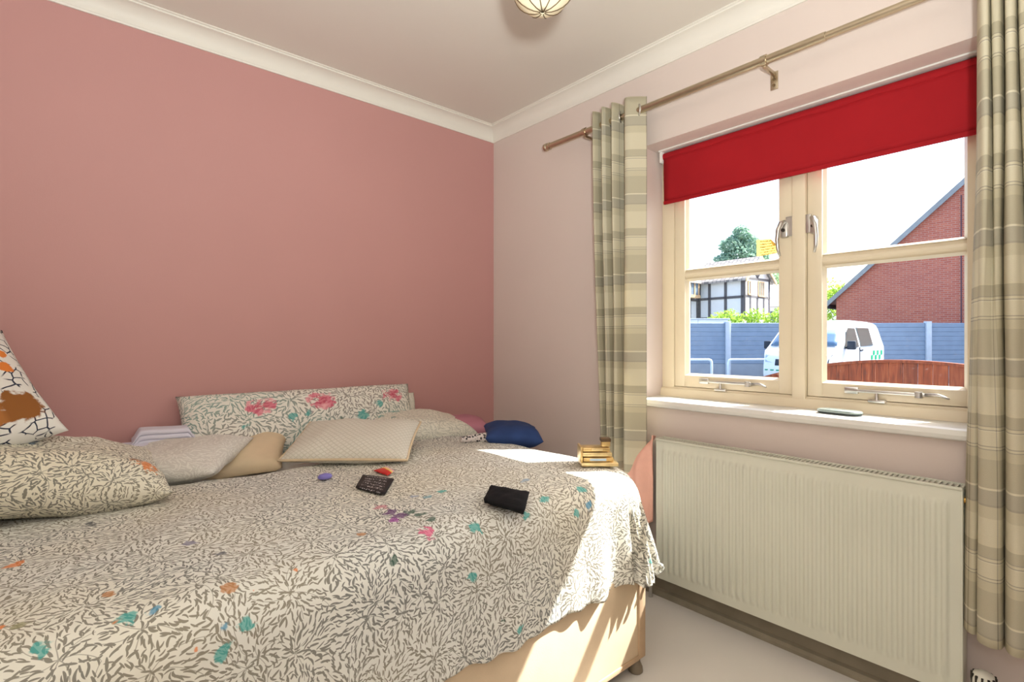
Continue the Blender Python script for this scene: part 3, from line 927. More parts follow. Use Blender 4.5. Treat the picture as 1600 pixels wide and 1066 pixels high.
# duvet --------------------------------------------------------------
TOP = .636
EX, EY = 1.440, 1.084
def back_edge(x): return 1.945 + .025 * math.sin(x * 9) + .40 * smoothstep(.84, 1.14, x)
def duvet_top(x, y):
    n1 = mnoise.noise(Vector((x * 2.3, y * 2.3, .3)))
    n2 = mnoise.noise(Vector((x * 6, y * 6, 4.3)))
    n3 = mnoise.noise(Vector((x * 14, y * 5, 9.3)))
    puff = .018 * math.exp(-((x - 1.25) ** 2) / .06)
    return TOP + .014 * n1 + .007 * n2 + .003 * n3 + puff
def duvet_pt(sx, sy):
    cx = min(sx, EX); cy = max(sy, EY)
    rad = .09                                           # rounded corner of the mattress
    ddx, ddy = sx - cx, cy - sy
    # rounded-rectangle nearest point
    if sx > EX - rad and sy < EY + rad:
        ox, oy = EX - rad, EY + rad
        vx, vy = sx - ox, sy - oy
        L0 = math.hypot(vx, vy)
        if L0 <= rad:
            return Vector((sx, sy, duvet_top(sx, sy)))
        nx, ny = vx / L0, vy / L0
        px, py = ox + nx * rad, oy + ny * rad
        L = L0 - rad
        L = min(L, .38 + .02 * math.sin(8 * math.atan2(ny, nx)))
    else:
        if ddx <= 0 and ddy <= 0:
            return Vector((sx, sy, duvet_top(sx, sy)))
        if ddx > 0: nx, ny, L, px, py = 1, 0, ddx, EX, sy
        else: nx, ny, L, px, py = 0, -1, ddy, sx, EY
    r_ = .085
    th = min(L / r_, R(84))
    rest = max(0, L - r_ * th)
    hang = R(84) if nx > .1 else R(88)
    s_along = px * (-ny) + py * nx + (math.atan2(ny, nx) * .35)
    drop = smoothstep(.05, .40, L)
    corner = math.exp(-((px - EX) ** 2 + (py - EY) ** 2) / .05)
    fold = drop * (.005 + .006 * math.sin(s_along * 23 + 1.1 * math.sin(s_along * 5)) + .003 * math.sin(s_along * 57 + 2) + (.026 * math.sin(s_along * 40 + .6)) * corner)
    hem = .012 * mnoise.noise(Vector((s_along * 4, 3, 0))) * drop + .004 * math.sin(s_along * 75) * drop
    out = r_ * math.sin(th) + rest * math.cos(hang) + fold + .03 * corner * drop * max(0, nx)
    z0 = duvet_top(px, py)
    z = z0 - r_ * (1 - math.cos(th)) - rest * math.sin(hang) + hem
    return Vector((px + nx * out, py + ny * out, z))
SPOTS = []
def add_spot(x, y, r_, c): SPOTS.append((x, y, r_, c[:3]))
TEAL, BLUE, ORG, OCH, PUR, PNK, GRN = srgb(60, 164, 158), srgb(60, 142, 178), srgb(226, 128, 58), srgb(188, 128, 76), srgb(92, 34, 104), srgb(222, 92, 138), srgb(44, 84, 70)
def pixspot(px, py, r_, c, z=TOP):
    """spot given by its bearing and dip from the bed-side viewpoint, dropped on the quilt's flat plane or its hanging side"""
    k_ = (px - 800) / 812; d = (1.085 - z) * 812 / (py - 533)
    x = d * (.755 * k_ + .656); y = d * (.755 - .656 * k_)
    if y < EY:
        d = (EY - .09) / (.755 - .656 * k_); x = d * (.755 * k_ + .656)
        zz = 1.085 - (py - 533) / 812 * d
        y = EY - max(0, (z - zz)) - .03
    add_spot(x, y, r_ * (.62 if py > 850 else .95), c)
for a in ((207, 974, .030, TEAL), (250, 962, .018, BLUE), (388, 998, .028, TEAL), (352, 1005, .016, BLUE), (348, 1045, .026, TEAL), (185, 972, .009, ORG), (372, 934, .028, OCH),
          (410, 941, .007, ORG), (65, 1040, .024, TEAL), (740, 920, .026, TEAL), (625, 895, .022, GRN), (756, 838, .022, TEAL), (835, 822, .018, TEAL), (808, 992, .020, TEAL), (783, 984, .014, GRN),
          (596, 793, .026, srgb(200, 130, 140)), (610, 801, .026, PUR), (624, 806, .028, PUR), (618, 812, .024, srgb(150, 50, 150)), (640, 801, .022, GRN), (656, 806, .02, GRN), (690, 827, .024, PNK), (674, 815, .02, GRN),
          (928, 780, .020, TEAL), (872, 793, .020, TEAL), (905, 820, .016, TEAL), (925, 808, .016, BLUE), (1025, 868, .022, TEAL), (668, 776, .018, srgb(120, 160, 170)), (645, 775, .016, srgb(150, 160, 180)),
          (300, 850, .02, srgb(130, 126, 150)), (345, 868, .02, srgb(90, 90, 100)), (140, 818, .02, srgb(70, 74, 80)), (25, 880, .03, ORG), (5, 983, .016, ORG), (30, 980, .02, srgb(150, 146, 110)), (170, 930, .02, OCH), (310, 1040, .010, ORG),
          (820, 760, .02, srgb(150, 170, 190)), (690, 770, .016, TEAL), (566, 838, .016, OCH), (480, 880, .01, ORG)):
    pixspot(*a)
def paint(o, uvs, spots):
    ca = o.data.color_attributes.new('spot', 'FLOAT_COLOR', 'POINT')
    buf = [0.0] * (4 * len(o.data.vertices))
    for i, (u, v) in enumerate(uvs):
        best, bc = 0, (0, 0, 0)
        for (sx, sy, r_, c) in spots:
            if abs(u - sx) > r_ * 1.7 or abs(v - sy) > r_ * 1.7: continue
            w = 1 - .5 * math.hypot(u - sx, v - sy) / r_
            if w > best: best, bc = w, c
        buf[4 * i:4 * i + 4] = (bc[0], bc[1], bc[2], max(0, best))
    ca.data.foreach_set('color', buf)
nx_, ny_ = 300, 210
rows, uvs = [], []
SX0, SX1, SY0 = BX0 + .01, EX + .37, EY - .375
for j in range(ny_ + 1):
    row, ur = [], []
    for i in range(nx_ + 1):
        sx = SX0 + (SX1 - SX0) * i / nx_
        sy1 = back_edge(min(sx, 1.4))
        sy = SY0 + (sy1 - SY0) * j / ny_
        p = duvet_pt(sx, sy)
        # thickness rolls under at the back edge
        e = smoothstep(.05, 0, sy1 - sy) if False else max(0, 1 - (sy1 - sy) / .045)
        p.z -= .034 * e * e
        row.append(p); ur.append((sx, sy))
    rows.append(row); uvs.append(ur)
DB = Vector((.5, 1.5, .29))
dm = MB().grid([[p - DB for p in r_] for r_ in rows], uvs)
flat_uv = list(dm.uv)
duv = dm.build('duvet', M['duvet'], None, smooth=True, fix=False, loc=DB)
paint(duv, flat_uv, SPOTS)
sd = duv.modifiers.new('thick', 'SOLIDIFY'); sd.thickness = .012; sd.offset = -1
tag(duv, 'ivory duvet printed with trailing leaves and teal flowers spread over the bed', 'duvet')

def bed_z(x, y):
    return duvet_top(x, y) if y < back_edge(x) - .03 else .585

# ------------------------------------------------------------------ pillows and cushions
def pillow(name, w, h, t_, loc_, rot, mt_, label, cat='cushion', seed=0, pinch=.05, wr=.006, spots=None, group=None, sag=0.0, piping=None, n=34, flange=0.0, power=.55):
    uvs = []
    m_ = MB()
    rows_t, rows_b, uv_t, uv_b = [], [], [], []
    for side in (1, -1):
        rows_, ur_ = [], []
        for j in range(n + 1):
            v = -1 + 2 * j / n
            v = math.sin(v * math.pi / 2) * .35 + v * .65
            r_, u_ = [], []
            for i in range(n + 1):
                u = -1 + 2 * i / n
                u = math.sin(u * math.pi / 2) * .35 + u * .65
                x = w / 2 * u * (1 - pinch * (1 - v * v)); y = h / 2 * v * (1 - pinch * 1.2 * (1 - u * u))
                prof = max(0, (1 - u ** 4) * (1 - v ** 4)) ** power
                edge = min(1, prof * 2)
                nz_ = mnoise.noise(Vector((x * 9 + seed, y * 9, side * 5 + seed))) * wr * 1.6 + mnoise.noise(Vector((x * 22 + seed, y * 16, side * 9))) * wr * .6
                z = side * (t_ / 2) * prof + nz_ * edge
                z += -sag * (u * u) * .5
                z += .006 * mnoise.noise(Vector((u * 3, v * 3, seed))) * (1 - edge)
                r_.append((x, y, z)); hz = max(0, t_ / 2 * (1 - prof)); u_.append((x + hz * .9 * u ** 3, y + hz * .9 * v ** 3))
            rows_.append(r_); ur_.append(u_)
        m_.grid(rows_, ur_)
        uvs += [p for r_ in ur_ for p in r_]
    o = m_.build(name, mt_, None, smooth=True, fix=False)
    if spots is not None:
        paint(o, uvs, spots)
    uvl = o.data.uv_layers[0]
    bm = bmesh.new(); bm.from_mesh(o.data)
    bmesh.ops.remove_doubles(bm, verts=bm.verts[:], dist=.0004)
    bmesh.ops.recalc_face_normals(bm, faces=bm.faces[:])
    bm.to_mesh(o.data); bm.free()
    o.data.shade_smooth()
    o.location = loc_; o.rotation_euler = tuple(R(a) for a in rot)
    if piping:
        pts = []
        for k_ in range(4 * 20):
            s_ = k_ / 20
            if s_ < 1: u, v = -1 + 2 * s_, -1
            elif s_ < 2: u, v = 1, -1 + 2 * (s_ - 1)
            elif s_ < 3: u, v = 1 - 2 * (s_ - 2), 1
            else: u, v = -1, 1 - 2 * (s_ - 3)
            pts.append((w / 2 * u * (1 - pinch * (1 - v * v)), h / 2 * v * (1 - pinch * 1.2 * (1 - u * u)), -sag * u * u * .5))
        pts.append(pts[0])
        MB().tube(pts, .005, 7).build('piping', piping, o, smooth=True)
    tag(o, label, cat, group)
    return o

# white bedsheet lying rumpled on the mattress behind the duvet's edge
rows = []
for j in range(31):
    y = 1.80 + (2.36 - 1.80) * j / 30
    rows.append([])
    for i in range(61):
        x = -.42 + (1.30 + .42) * i / 60
        z = .594 + .010 * mnoise.noise(Vector((x * 5, y * 7, 2))) + .006 * mnoise.noise(Vector((x * 14, y * 10, 5)))
        rows[-1].append((x - .45, y - 2.1, z - .58))
sh = MB().grid(rows).build('bed_sheet', M['printsheet'], None, smooth=True, fix=False, loc=(.45, 2.1, .58))
s_ = sh.modifiers.new('thick', 'SOLIDIFY'); s_.thickness = .005; s_.offset = -1
tag(sh, 'rumpled white bed sheet showing behind the duvet edge', 'bed sheet')

# folded lavender-white linen along the wall on the left
def folded(name, cx, cy, z, w, d, h, rz, seed, mt_, label):
    m_ = MB()
    L = 4
    rows_ = []
    prof = []
    # side profile of stacked folds
    for k_ in range(L):
        z0 = h * k_ / L; z1 = h * (k_ + 1) / L
        rr = (z1 - z0) / 2
        for a in range(7):
            an = -math.pi / 2 + math.pi * a / 6
            prof.append((-d / 2 - rr * math.cos(an) * .9, (z0 + z1) / 2 + rr * math.sin(an)))
    prof += [(-d / 4, h * 1.03), (0, h * 1.06), (d / 4, h * 1.03), (d / 2, h * .95), (d / 2 + .01, h * .5), (d / 2, 0)]
    nW = 26
    for i in range(nW + 1):
        x = -w / 2 + w * i / nW
        taper = 1 - .5 * smoothstep(.75, 1, abs(x) / (w / 2))
        rows_.append([(x, p[0] + .012 * mnoise.noise(Vector((x * 8, p[1] * 20, seed))), max(0, p[1] * taper + .008 * mnoise.noise(Vector((x * 10, p[0] * 8, seed + 3))))) for p in prof])
    m_.grid(rows_)
    n_ = len(prof)
    m_.f.append(tuple(range(n_))); m_.f.append(tuple(nW * n_ + i for i in reversed(range(n_))))
    o = m_.build(name, mt_, None, smooth=50, fix=True)
    o.location = (cx, cy, z); o.rotation_euler = (0, 0, R(rz))
    tag(o, label, 'linen')
    return o
folded('folded_linen', .10, 2.305, .60, .46, .14, .115, 0, 1, M['lavsheet'], 'flat pile of lavender white linen against the pink wall')
folded('folded_linen', .29, 2.315, .692, .19, .12, .07, -4, 5, M['lavsheet'], 'small folded white linen bundle at the left end of the rose pillow')

rose_spots = []
for (rx, ry, rs) in ((-.215, .062, 1.0), (.03, .066, 1.1), (.385, .080, 1.0)):
    for k_ in range(7):
        a = k_ * 2 * math.pi / 7 + rx * 9
        rose_spots.append((rx + .040 * rs * math.cos(a) * 1.25, ry + .030 * rs * math.sin(a), .021 * rs, srgb(*((238, 160, 170) if k_ % 2 else (216, 74, 112)))[:3]))
    rose_spots.append((rx, ry, .028 * rs, srgb(204, 52, 92)[:3]))
rose_spots += [(.20, -.02, .036, TEAL[:3]), (.44, -.03, .036, TEAL[:3]), (.29, .03, .028, TEAL[:3]), (-.10, .0, .026, TEAL[:3]), (-.28, -.02, .022, TEAL[:3]), (.09, -.03, .022, GRN[:3]), (-.04, .01, .02, TEAL[:3]), (.15, .05, .016, BLUE[:3])]
pillow('pillow', 1.00, .30, .15, (.835, 2.295, .735), (62, 0, -2), M['rose'], 'long pillow printed with pink roses leaning on the pink wall', 'pillow', 3, .03, .006, rose_spots)
pillow('pillow', .34, .24, .10, (1.20, 2.33, .72), (68, 4, -4), M['leafwhite'], 'white pillow corner poking out behind the rose pillow', 'pillow', 8, .04, .005, [])
pillow('cushion', .38, .34, .09, (.50, 2.20, .650), (14, -5, -24), M['tan'], 'plain tan linen cushion lying under the cream embossed cushion', 'cushion', 5, .07, .006)
pillow('cushion', .44, .36, .105, (.285, 2.140, .668), (8, -5, -34), M['emboss'], 'cream embossed cushion lying in front of the folded linen', 'cushion', 2, .05, .007)
pillow('cushion', .46, .32, .085, (.865, 1.925, .700), (16, 0, -40), M['quilt'], 'cream quilted cushion lying on the duvet before the rose pillow', 'cushion', 4, .03, .004, piping=M['tan'])
pillow('pillow', .50, .34, .13, (1.28, 2.16, .675), (8, 3, -8), M['leafwhite'], 'white pillow with a teal leaf near the room corner', 'pillow', 11, .05, .008, [(-.10, .06, .03, (.14, .36, .33)), (-.18, .02, .02, (.14, .36, .33)), (-.14, -.04, .018, (.2, .3, .26))])
pillow('pillow', .40, .30, .11, (1.46, 2.16, .655), (2, 0, -26), M['mauve'], 'plain mauve pillow tucked in the room corner', 'pillow', 6, .05, .006)
pillow('cushion', .25, .27, .095, (1.535, 1.765, .668), (2, 4, -36), M['navy'], 'small navy blue cushion at the foot end of the bed', 'cushion', 7, .06, .006)
# big head-end pillow
ps = [(.05, -.02, .02, (.12, .2, .3)), (-.02, -.03, .014, ORG[:3]), (.325, -.195, .045, ORG[:3]), (.29, -.16, .03, srgb(150, 92, 46)[:3]), (.1, .08, .02, TEAL[:3]), (-.1, -.1, .02, TEAL[:3])]
pillow('pillow', .74, .50, .18, (-.120, 1.950, .728), (1, 9, -1), M['pillowprint'], 'plump leaf print pillow lying flat at the head end', 'pillow', 12, .04, .010, ps)
cs = [(.0, .0, .0001, (1, 1, 1)), (.150, -.135, .055, srgb(146, 94, 48)[:3]), (.09, -.15, .03, srgb(168, 110, 60)[:3]), (.17, .02, .02, srgb(226, 132, 62)[:3]), (.18, .08, .02, srgb(226, 132, 62)[:3]), (.185, .14, .018, srgb(226, 132, 62)[:3]), (.06, .0, .018, srgb(228, 170, 60)[:3]), (-.04, -.15, .06, srgb(92, 98, 76)[:3]), (.03, -.17, .03, srgb(92, 98, 76)[:3])]
cu = pillow('cushion', .43, .43, .14, (0, 0, 0), (0, 0, 0), M['branch'], 'white cushion with navy branch and orange print propped on the head pillow', 'cushion', 15, .05, .006, [(-a, b, c_, d) for a, b, c_, d in cs])
R3, F3, U3 = Vector((.755, -.656, 0)), Vector((.656, .755, 0)), Vector((0, 0, 1))
e1 = (R3 * -.70 + U3 * .66 + F3 * .27).normalized()
e2 = R3 * -.60 - U3 * .20 - F3 * .77
e2 = (e2 - e1 * e2.dot(e1)).normalized()
e3 = e2.cross(e1)
cu.rotation_euler = Matrix((e2, e1, e3)).transposed().to_euler()
cu.location = Vector((.005, 1.92, .838)) + (e1 + e2) * .205

# flecked fluffy throw edge in front of the navy cushion
fz = MB()
random.seed(4)
pts = []
for k_ in range(16):
    a = k_ / 15
    pts.append((1.30 + .26 * a, 1.83 - .14 * a + .02 * math.sin(a * 6), .0))
fz.tube([(p[0], p[1], bed_z(p[0], p[1]) + .014) for p in pts], [.012 + .009 * math.sin(math.pi * i / 15) + .003 * random.random() for i in range(16)], 10)
tag(recenter(fz.build('scarf', M['fleck'], None, smooth=True)), 'rolled flecked black and white scarf in front of the navy cushion', 'scarf')

# ------------------------------------------------------------------ small things on the duvet
def patch(name, corners, th, mt_, label, cat, n=10, lift=.004, crumple=0.0, group=None):
    """thin sheet lying on the quilt: bilinear patch between four plan corners"""
    a, b, c_, d = [Vector((p[0], p[1], 0)) for p in corners]
    rows_, ur_ = [], []
    for j in range(n + 1):
        r_, u_ = [], []
        for i in range(n + 1):
            s, t_ = i / n, j / n
            p = (a * (1 - s) + b * s) * (1 - t_) + (d * (1 - s) + c_ * s) * t_
            e = min(s, 1 - s, t_, 1 - t_)
            z = duvet_top(p.x, p.y) + lift + crumple * min(1, e * 5) * (.7 + .5 * mnoise.noise(Vector((p.x * 30, p.y * 30, 1))))
            j_ = crumple * .5 * mnoise.noise(Vector((p.x * 40, p.y * 40, 8)))
            r_.append((p.x + j_, p.y + j_, z)); u_.append((s, 1 - t_))
        rows_.append(r_); ur_.append(u_)
    m_ = MB().grid(rows_, ur_)
    o = m_.build(name, mt_, None, smooth=True, fix=False)
    recenter(o)
    sd_ = o.modifiers.new('thick', 'SOLIDIFY'); sd_.thickness = th; sd_.offset = -1
    tag(o, label, cat, group)
    return o
def onbed(px, py, z=.645):
    k_ = (px - 800) / 812; d = (1.085 - z) * 812 / (py - 533)
    return (d * (.755 * k_ + .656), d * (.755 - .656 * k_))
# plan positions of the loose things (metres, x towards the window, y towards the pink wall)
patch('card', [onbed(567, 740), onbed(616, 747), onbed(601, 769), onbed(556, 759)], .003, M['blackcard'], 'black card with rows of white writing on the duvet', 'card', 8, .005, .003)
patch('leaflet', [onbed(584, 733), onbed(604, 728), onbed(616, 735), onbed(606, 742)], .002, M['leaflet'], 'small red and yellow leaflet behind the black card', 'leaflet', 6, .006, .004)
patch('cloth_pouch', [onbed(768, 768), onbed(826, 780), onbed(818, 807), onbed(757, 790)], .01, M['black'], 'black cloth pouch lying on the sunlit side of the duvet', 'pouch', 14, .012, .012)
lx, ly = onbed(508, 744)
lv_ = MB().lathe([(.004, 0), (.018, .003), (.022, .009), (.018, .016), (.006, .020)], 18)
lo = lv_.build('trinket_box', M['lav'], None, smooth=True); lo.location = (lx, ly, duvet_top(lx, ly) + .002); lo.scale = (1.1, .8, 1)
tag(lo, 'small round lavender trinket box near the quilted cushion', 'trinket')

# gold gift boxes stacked at the foot end
GX, GY = 1.405, 1.165
gz = duvet_top(GX, GY) + .006
gb = empty('gold_box_stack', (GX, GY, gz)); gb.rotation_euler = (0, 0, R(-40))
def gbm(m, name, mt_): return m.build(name, mt_, gb, smooth=35)
gbm(MB().box((-.062, -.045, 0), (.064, .045, .012), .003), 'base_tray', M['gold2'])
for i, (x0, x1, zz) in enumerate(((-.054, .050, .014), (-.056, .046, .030), (-.054, .040, .046))):
    d_ = gbm(MB().box((x0, -.034 + i * .006, zz), (x1, .036, zz + .013), .003), 'drawer', M['gold'] if i != 1 else M['gold2'])
    MB().box((x0 + .022 + i * .004, -.036 + i * .006, zz + .003), (x1 - .026, -.033 + i * .006, zz + .011), .001).build('front_label', M['paleblue'] if i == 0 else M['gold2'], d_, smooth=35)
gbm(MB().box((-.064, -.036, .012), (-.056, .038, .064), .002), 'side_panel', M['gold'])
gbm(MB().box((.012, -.016, .061), (.042, .014, .088), .003), 'top_box', M['gold'])
gbm(MB().box((.010, -.018, .078), (.044, .016, .090), .002), 'lid', M['brown'])
tag(gb, 'stack of little gold boxes on the duvet beside the curtain', 'gold boxes')

# ------------------------------------------------------------------ peach towel over the radiator's left end
TB = (1.83, 1.27, .33)
rows = []
for j in range(31):
    t_ = j / 30
    row = []
    for i in range(41):
        s = i / 40
        a = -.9 + 2.2 * s                                # spread round the radiator's end
        spread = .020 + .125 * smoothstep(0, .22, t_) * (1 - .45 * smoothstep(.45, 1, t_))
        yy = 1.243 + spread * (s ** .9) * 1.25 + .004
        xx = 1.852 + .06 * s * (1 - t_) - .05 * math.sin(s * math.pi) * smoothstep(0, .4, t_) + .010 * math.sin(s * 17 + t_ * 2) * smoothstep(.05, .5, t_)
        zz = .694 - .012 * s - t_ * (.36 + .04 * s) - .045 * s * smoothstep(0, .2, t_)
        row.append((xx - TB[0], yy - TB[1], zz - TB[2]))
    rows.append(row)
# top flap that lies over the radiator
tw = MB().grid(rows)
two = tw.build('towel', M['towel'], None, smooth=True, fix=False, loc=TB)
two.modifiers.new('thick', 'SOLIDIFY').thickness = .006
tag(two, 'peach towel hanging over the left end of the radiator', 'towel')

# ------------------------------------------------------------------ phone on the sill
ph = empty('gadget', (2.005, .605, OZ0)); ph.rotation_euler = (0, 0, R(-6))
def rounded_slab(w, h, z0, z1, r_, mt_, name, inset=.0):
    bm = bmesh.new()
    n_ = 8; prof = []
    for cx, cy, a0 in ((w / 2 - r_, h / 2 - r_, 0), (-w / 2 + r_, h / 2 - r_, 90), (-w / 2 + r_, -h / 2 + r_, 180), (w / 2 - r_, -h / 2 + r_, 270)):
        for k_ in range(n_ + 1):
            a = R(a0 + 90 * k_ / n_); prof.append((cx + r_ * math.cos(a), cy + r_ * math.sin(a)))
    m_ = MB()
    lev = [(z0, .96), (z0 + (z1 - z0) * .25, 1.0), (z0 + (z1 - z0) * .7, 1.0), (z1, .94)]
    for z, s in lev: m_.v += [(p[0] * s, p[1] * s, z) for p in prof]
    L = len(prof)
    for i in range(len(lev) - 1):
        for j in range(L): m_.f.append((i * L + j, i * L + (j + 1) % L, (i + 1) * L + (j + 1) % L, (i + 1) * L + j))
    m_.f.append(tuple(reversed(range(L)))); m_.f.append(tuple((len(lev) - 1) * L + j for j in range(L)))
    bm.free()
    return m_.build(name, mt_, ph, smooth=50)
rounded_slab(.060, .135, .0, .007, .028, M['phone_dark'], 'lower_shell')
rounded_slab(.062, .138, .007, .015, .029, M['phone'], 'upper_shell')
tag(ph, 'flat grey rounded gadget lying on the white window sill', 'gadget')

# ------------------------------------------------------------------ pendant lamp
PX_, PY_ = .905, .925
pd = empty('pendant_lamp', (PX_, PY_, HC))
DROP = .022
pr = []
for k_ in range(15):
    a = math.pi * (k_ / 14) * .90 + .06
    pr.append((.082 * math.sin(a), -.455 + DROP + .082 * (1 - math.cos(a)) * .95))
sh_ = MB(); n_ = 10
for (r_, z) in pr:
    for j in range(n_ * 3):
        a = 2 * math.pi * j / (n_ * 3)
        rr = r_ * (1 - .035 * (1 - abs(math.cos(a * n_ / 2))))
        sh_.v.append((rr * math.cos(a), rr * math.sin(a), z))
w_ = n_ * 3
for i in range(len(pr) - 1):
    for j in range(w_): sh_.f.append((i * w_ + j, i * w_ + (j + 1) % w_, (i + 1) * w_ + (j + 1) % w_, (i + 1) * w_ + j))
so = sh_.build('shade', M['shade'], pd, smooth=True)
so.modifiers.new('thick', 'SOLIDIFY').thickness = .0015
for k_ in range(n_):
    a = 2 * math.pi * (k_ + .0) / n_
    MB().tube([((r_ + .001) * math.cos(a), (r_ + .001) * math.sin(a), z) for r_, z in pr], .0014, 6).build('rib', M['rib'], pd, smooth=True)
MB().tube([(0, 0, -.02), (0, 0, -.33)], .003, 8).build('cord', M['white'], pd, smooth=True)
MB().lathe([(.045, -.0005), (.045, -.008), (.036, -.020), (.010, -.026), (.004, -.03)], 24).build('ceiling_rose', M['white'], pd, smooth=40)
MB().lathe([(.016, -.36), (.018, -.34), (.018, -.31), (.010, -.295), (.004, -.29)], 16).build('lamp_holder', M['white'], pd, smooth=40)
tag(pd, 'cream ribbed paper pendant lampshade hanging from the ceiling', 'lamp')

# ------------------------------------------------------------------ OUTSIDE
FWD = Vector((.656, .755, 0)); RGT = Vector((.755, -.656, 0))
def st(r_, d, z=0.0): return RGT * r_ + FWD * d + Vector((0, 0, z))
STREET = Matrix(((RGT.x, FWD.x, 0, 0), (RGT.y, FWD.y, 0, 0), (0, 0, 1, 0), (0, 0, 0, 1)))     # street axes: across, away, up
GZ = -.10
box_obj('ground', (XW + T + .001, -60, GZ - .2), (120, 120, GZ), M['asphalt'])['kind'] = 'structure'

def sbuild(m_, name, mt_, parent, base, sm=False):
    """m_ is in street axes; parent sits at base"""
    b = STREET @ Vector(base)
    m_.v = [tuple((STREET @ Vector(p)) - b) for p in m_.v]
    return m_.build(name, mt_, parent, smooth=sm)

# fence
fb = (9.0, 16.5, GZ)
fn = empty('garden_fence', STREET @ Vector(fb))
bay = 3.18
z0f, z1f = .06, 1.660
for i in range(-1, 4):
    x = 6.85 + i * bay
    sbuild(MB().box((x - .085, 16.44, GZ), (x + .085, 16.58, z1f + .05), .012), 'post', M['post'], fn, fb, 35)
nbd = 9
bh = (z1f - .36) / nbd
for i in range(-1, 3):
    xa, xb_ = 6.85 + i * bay + .08, 6.85 + (i + 1) * bay - .08
    sbuild(MB().box((xa, 16.48, GZ), (xb_, 16.55, .36)), 'gravel_board', M['gravelboard'], fn, fb)
    for k_ in range(nbd):
        za = .36 + k_ * bh
        m_ = MB(); m_.box((xa, 16.49, za + .0005), (xb_, 16.53, za + bh - .0005), .012, 1)
        sbuild(m_, 'board', M['fence'], fn, fb)
tag(fn, 'blue grey fence of horizontal boards between concrete posts behind the van', 'fence')

# white boundary wall + knee rails
wb = (4.5, 19.0, GZ)
ww = empty('boundary_wall', STREET @ Vector(wb))
for i in range(5):
    sbuild(MB().box((2.4 + i * 1.1, 18.95, GZ), (3.49 + i * 1.1, 19.1, 1.86), .01), 'panel', M['render'], ww, wb)
sbuild(MB().box((2.35, 18.92, 1.86), (7.95, 19.13, 1.91), .01), 'coping', M['post'], ww, wb)
tag(ww, 'low white wall just above the fence left of the hedge', 'wall')
for x0, x1, lab in ((4.2, 5.38, 'white tubular knee rail seen at the left of the left casement'), (5.83, 6.95, 'white tubular knee rail between the fence post and the van')):
    m_ = MB().tube([(x0, 14, GZ), (x0, 14, .50), (x0 + .02, 14, .56), (x0 + .08, 14, .585), (x1 - .08, 14, .585), (x1 - .02, 14, .56), (x1, 14, .50), (x1, 14, GZ)], .032, 10)
    b = ((x0 + x1) / 2, 14, GZ)
    o = sbuild(m_, 'knee_rail', M['rail'], None, b, True); o.location = STREET @ Vector(b)
    tag(o, lab, 'rail')

# arched timber gate
gx = 5.4
gt = empty('garden_gate', (gx, 1.1, GZ))
def gtop(y): return .925 - .15 * (y - 1.15) ** 2
nbg = 27
y0g, wg = -.25, .1
for i in range(nbg):
    ya, yb = y0g + i * wg + .003, y0g + (i + 1) * wg - .003
    za, zb = gtop(ya) - .02, gtop(yb) - .02
    m_ = MB()
    dx = .004 * ((i * 7) % 3)
    vs_ = [(gx - .012 - dx, ya, GZ + .05), (gx + .012, ya, GZ + .05), (gx + .012, yb, GZ + .05), (gx - .012 - dx, yb, GZ + .05),
           (gx - .012 - dx, ya, za), (gx + .012, ya, za), (gx + .012, yb, zb), (gx - .012 - dx, yb, zb)]
    m_.add(vs_, [(0, 1, 2, 3), (4, 7, 6, 5), (0, 4, 5, 1), (1, 5, 6, 2), (2, 6, 7, 3), (3, 7, 4, 0)])
    m_.v = loc(m_.v, (gx, 1.1, GZ)); m_.build('board', M['gate'], gt)
cap = MB()
pts_ = [y0g + nbg * wg * i / 40 for i in range(41)]
for y in pts_:
    z = gtop(y)
    cap.v += [(gx - .03, y, z - .025), (gx + .03, y, z - .025), (gx + .03, y, z), (gx - .03, y, z)]
for i in range(40):
    for j in range(4): cap.f.append((i * 4 + j, i * 4 + (j + 1) % 4, (i + 1) * 4 + (j + 1) % 4, (i + 1) * 4 + j))
cap.f += [(3, 2, 1, 0), (160, 161, 162, 163)]
cap.v = loc(cap.v, (gx, 1.1, GZ)); cap.build('cap_rail', M['gate'], gt)
for zr in (.15, .55):
    r_ = MB().box((gx + .012, y0g, zr), (gx + .05, y0g + nbg * wg, zr + .09)); r_.v = loc(r_.v, (gx, 1.1, GZ)); r_.build('ledge', M['gate'], gt)
tag(gt, 'low arched timber gate of upright red brown boards outside the window', 'gate')

# van: nose towards the house (-x), side towards the right
vb = Vector((12.9, 4.9, GZ))
van = empty('van', vb)
HW = .83
# side profile (x from nose, z from ground) and half width factor
prof = [(.05, .22), (.0, .40), (.02, .60), (.08, .76), (.18, .88), (.42, .98), (.56, 1.03), (1.15, 1.48), (1.40, 1.62), (1.62, 1.67), (2.2, 1.72), (3.6, 1.71), (3.98, 1.66), (4.12, 1.50), (4.20, 1.0), (4.22, .5), (4.18, .24)]
def crown(x): return .16 - .11 * smoothstep(.4, 1.3, x) - .08 * smoothstep(1.5, 4.0, x)
def half(x, z):
    w = HW * (1 - .16 * smoothstep(1.0, 1.75, z))
    w *= 1 - .16 * (1 - smoothstep(.0, .45, x))
    return w
vm = MB()
cy_n = 12
for i in range(cy_n + 1):
    a = -1 + 2 * i / cy_n
    for (x, z) in prof:
        w = half(x, z)
        sq = 1 - .05 * abs(a) ** 6
        zz = .22 + (z - .22) * (1 - .035 * abs(a) ** 8)
        xx = x + crown(x) * a * a
        vm.v.append((xx, w * a, zz))
L = len(prof)
for i in range(cy_n):
    for j in range(L - 1):
        vm.f.append((i * L + j, (i + 1) * L + j, (i + 1) * L + j + 1, i * L + j + 1))
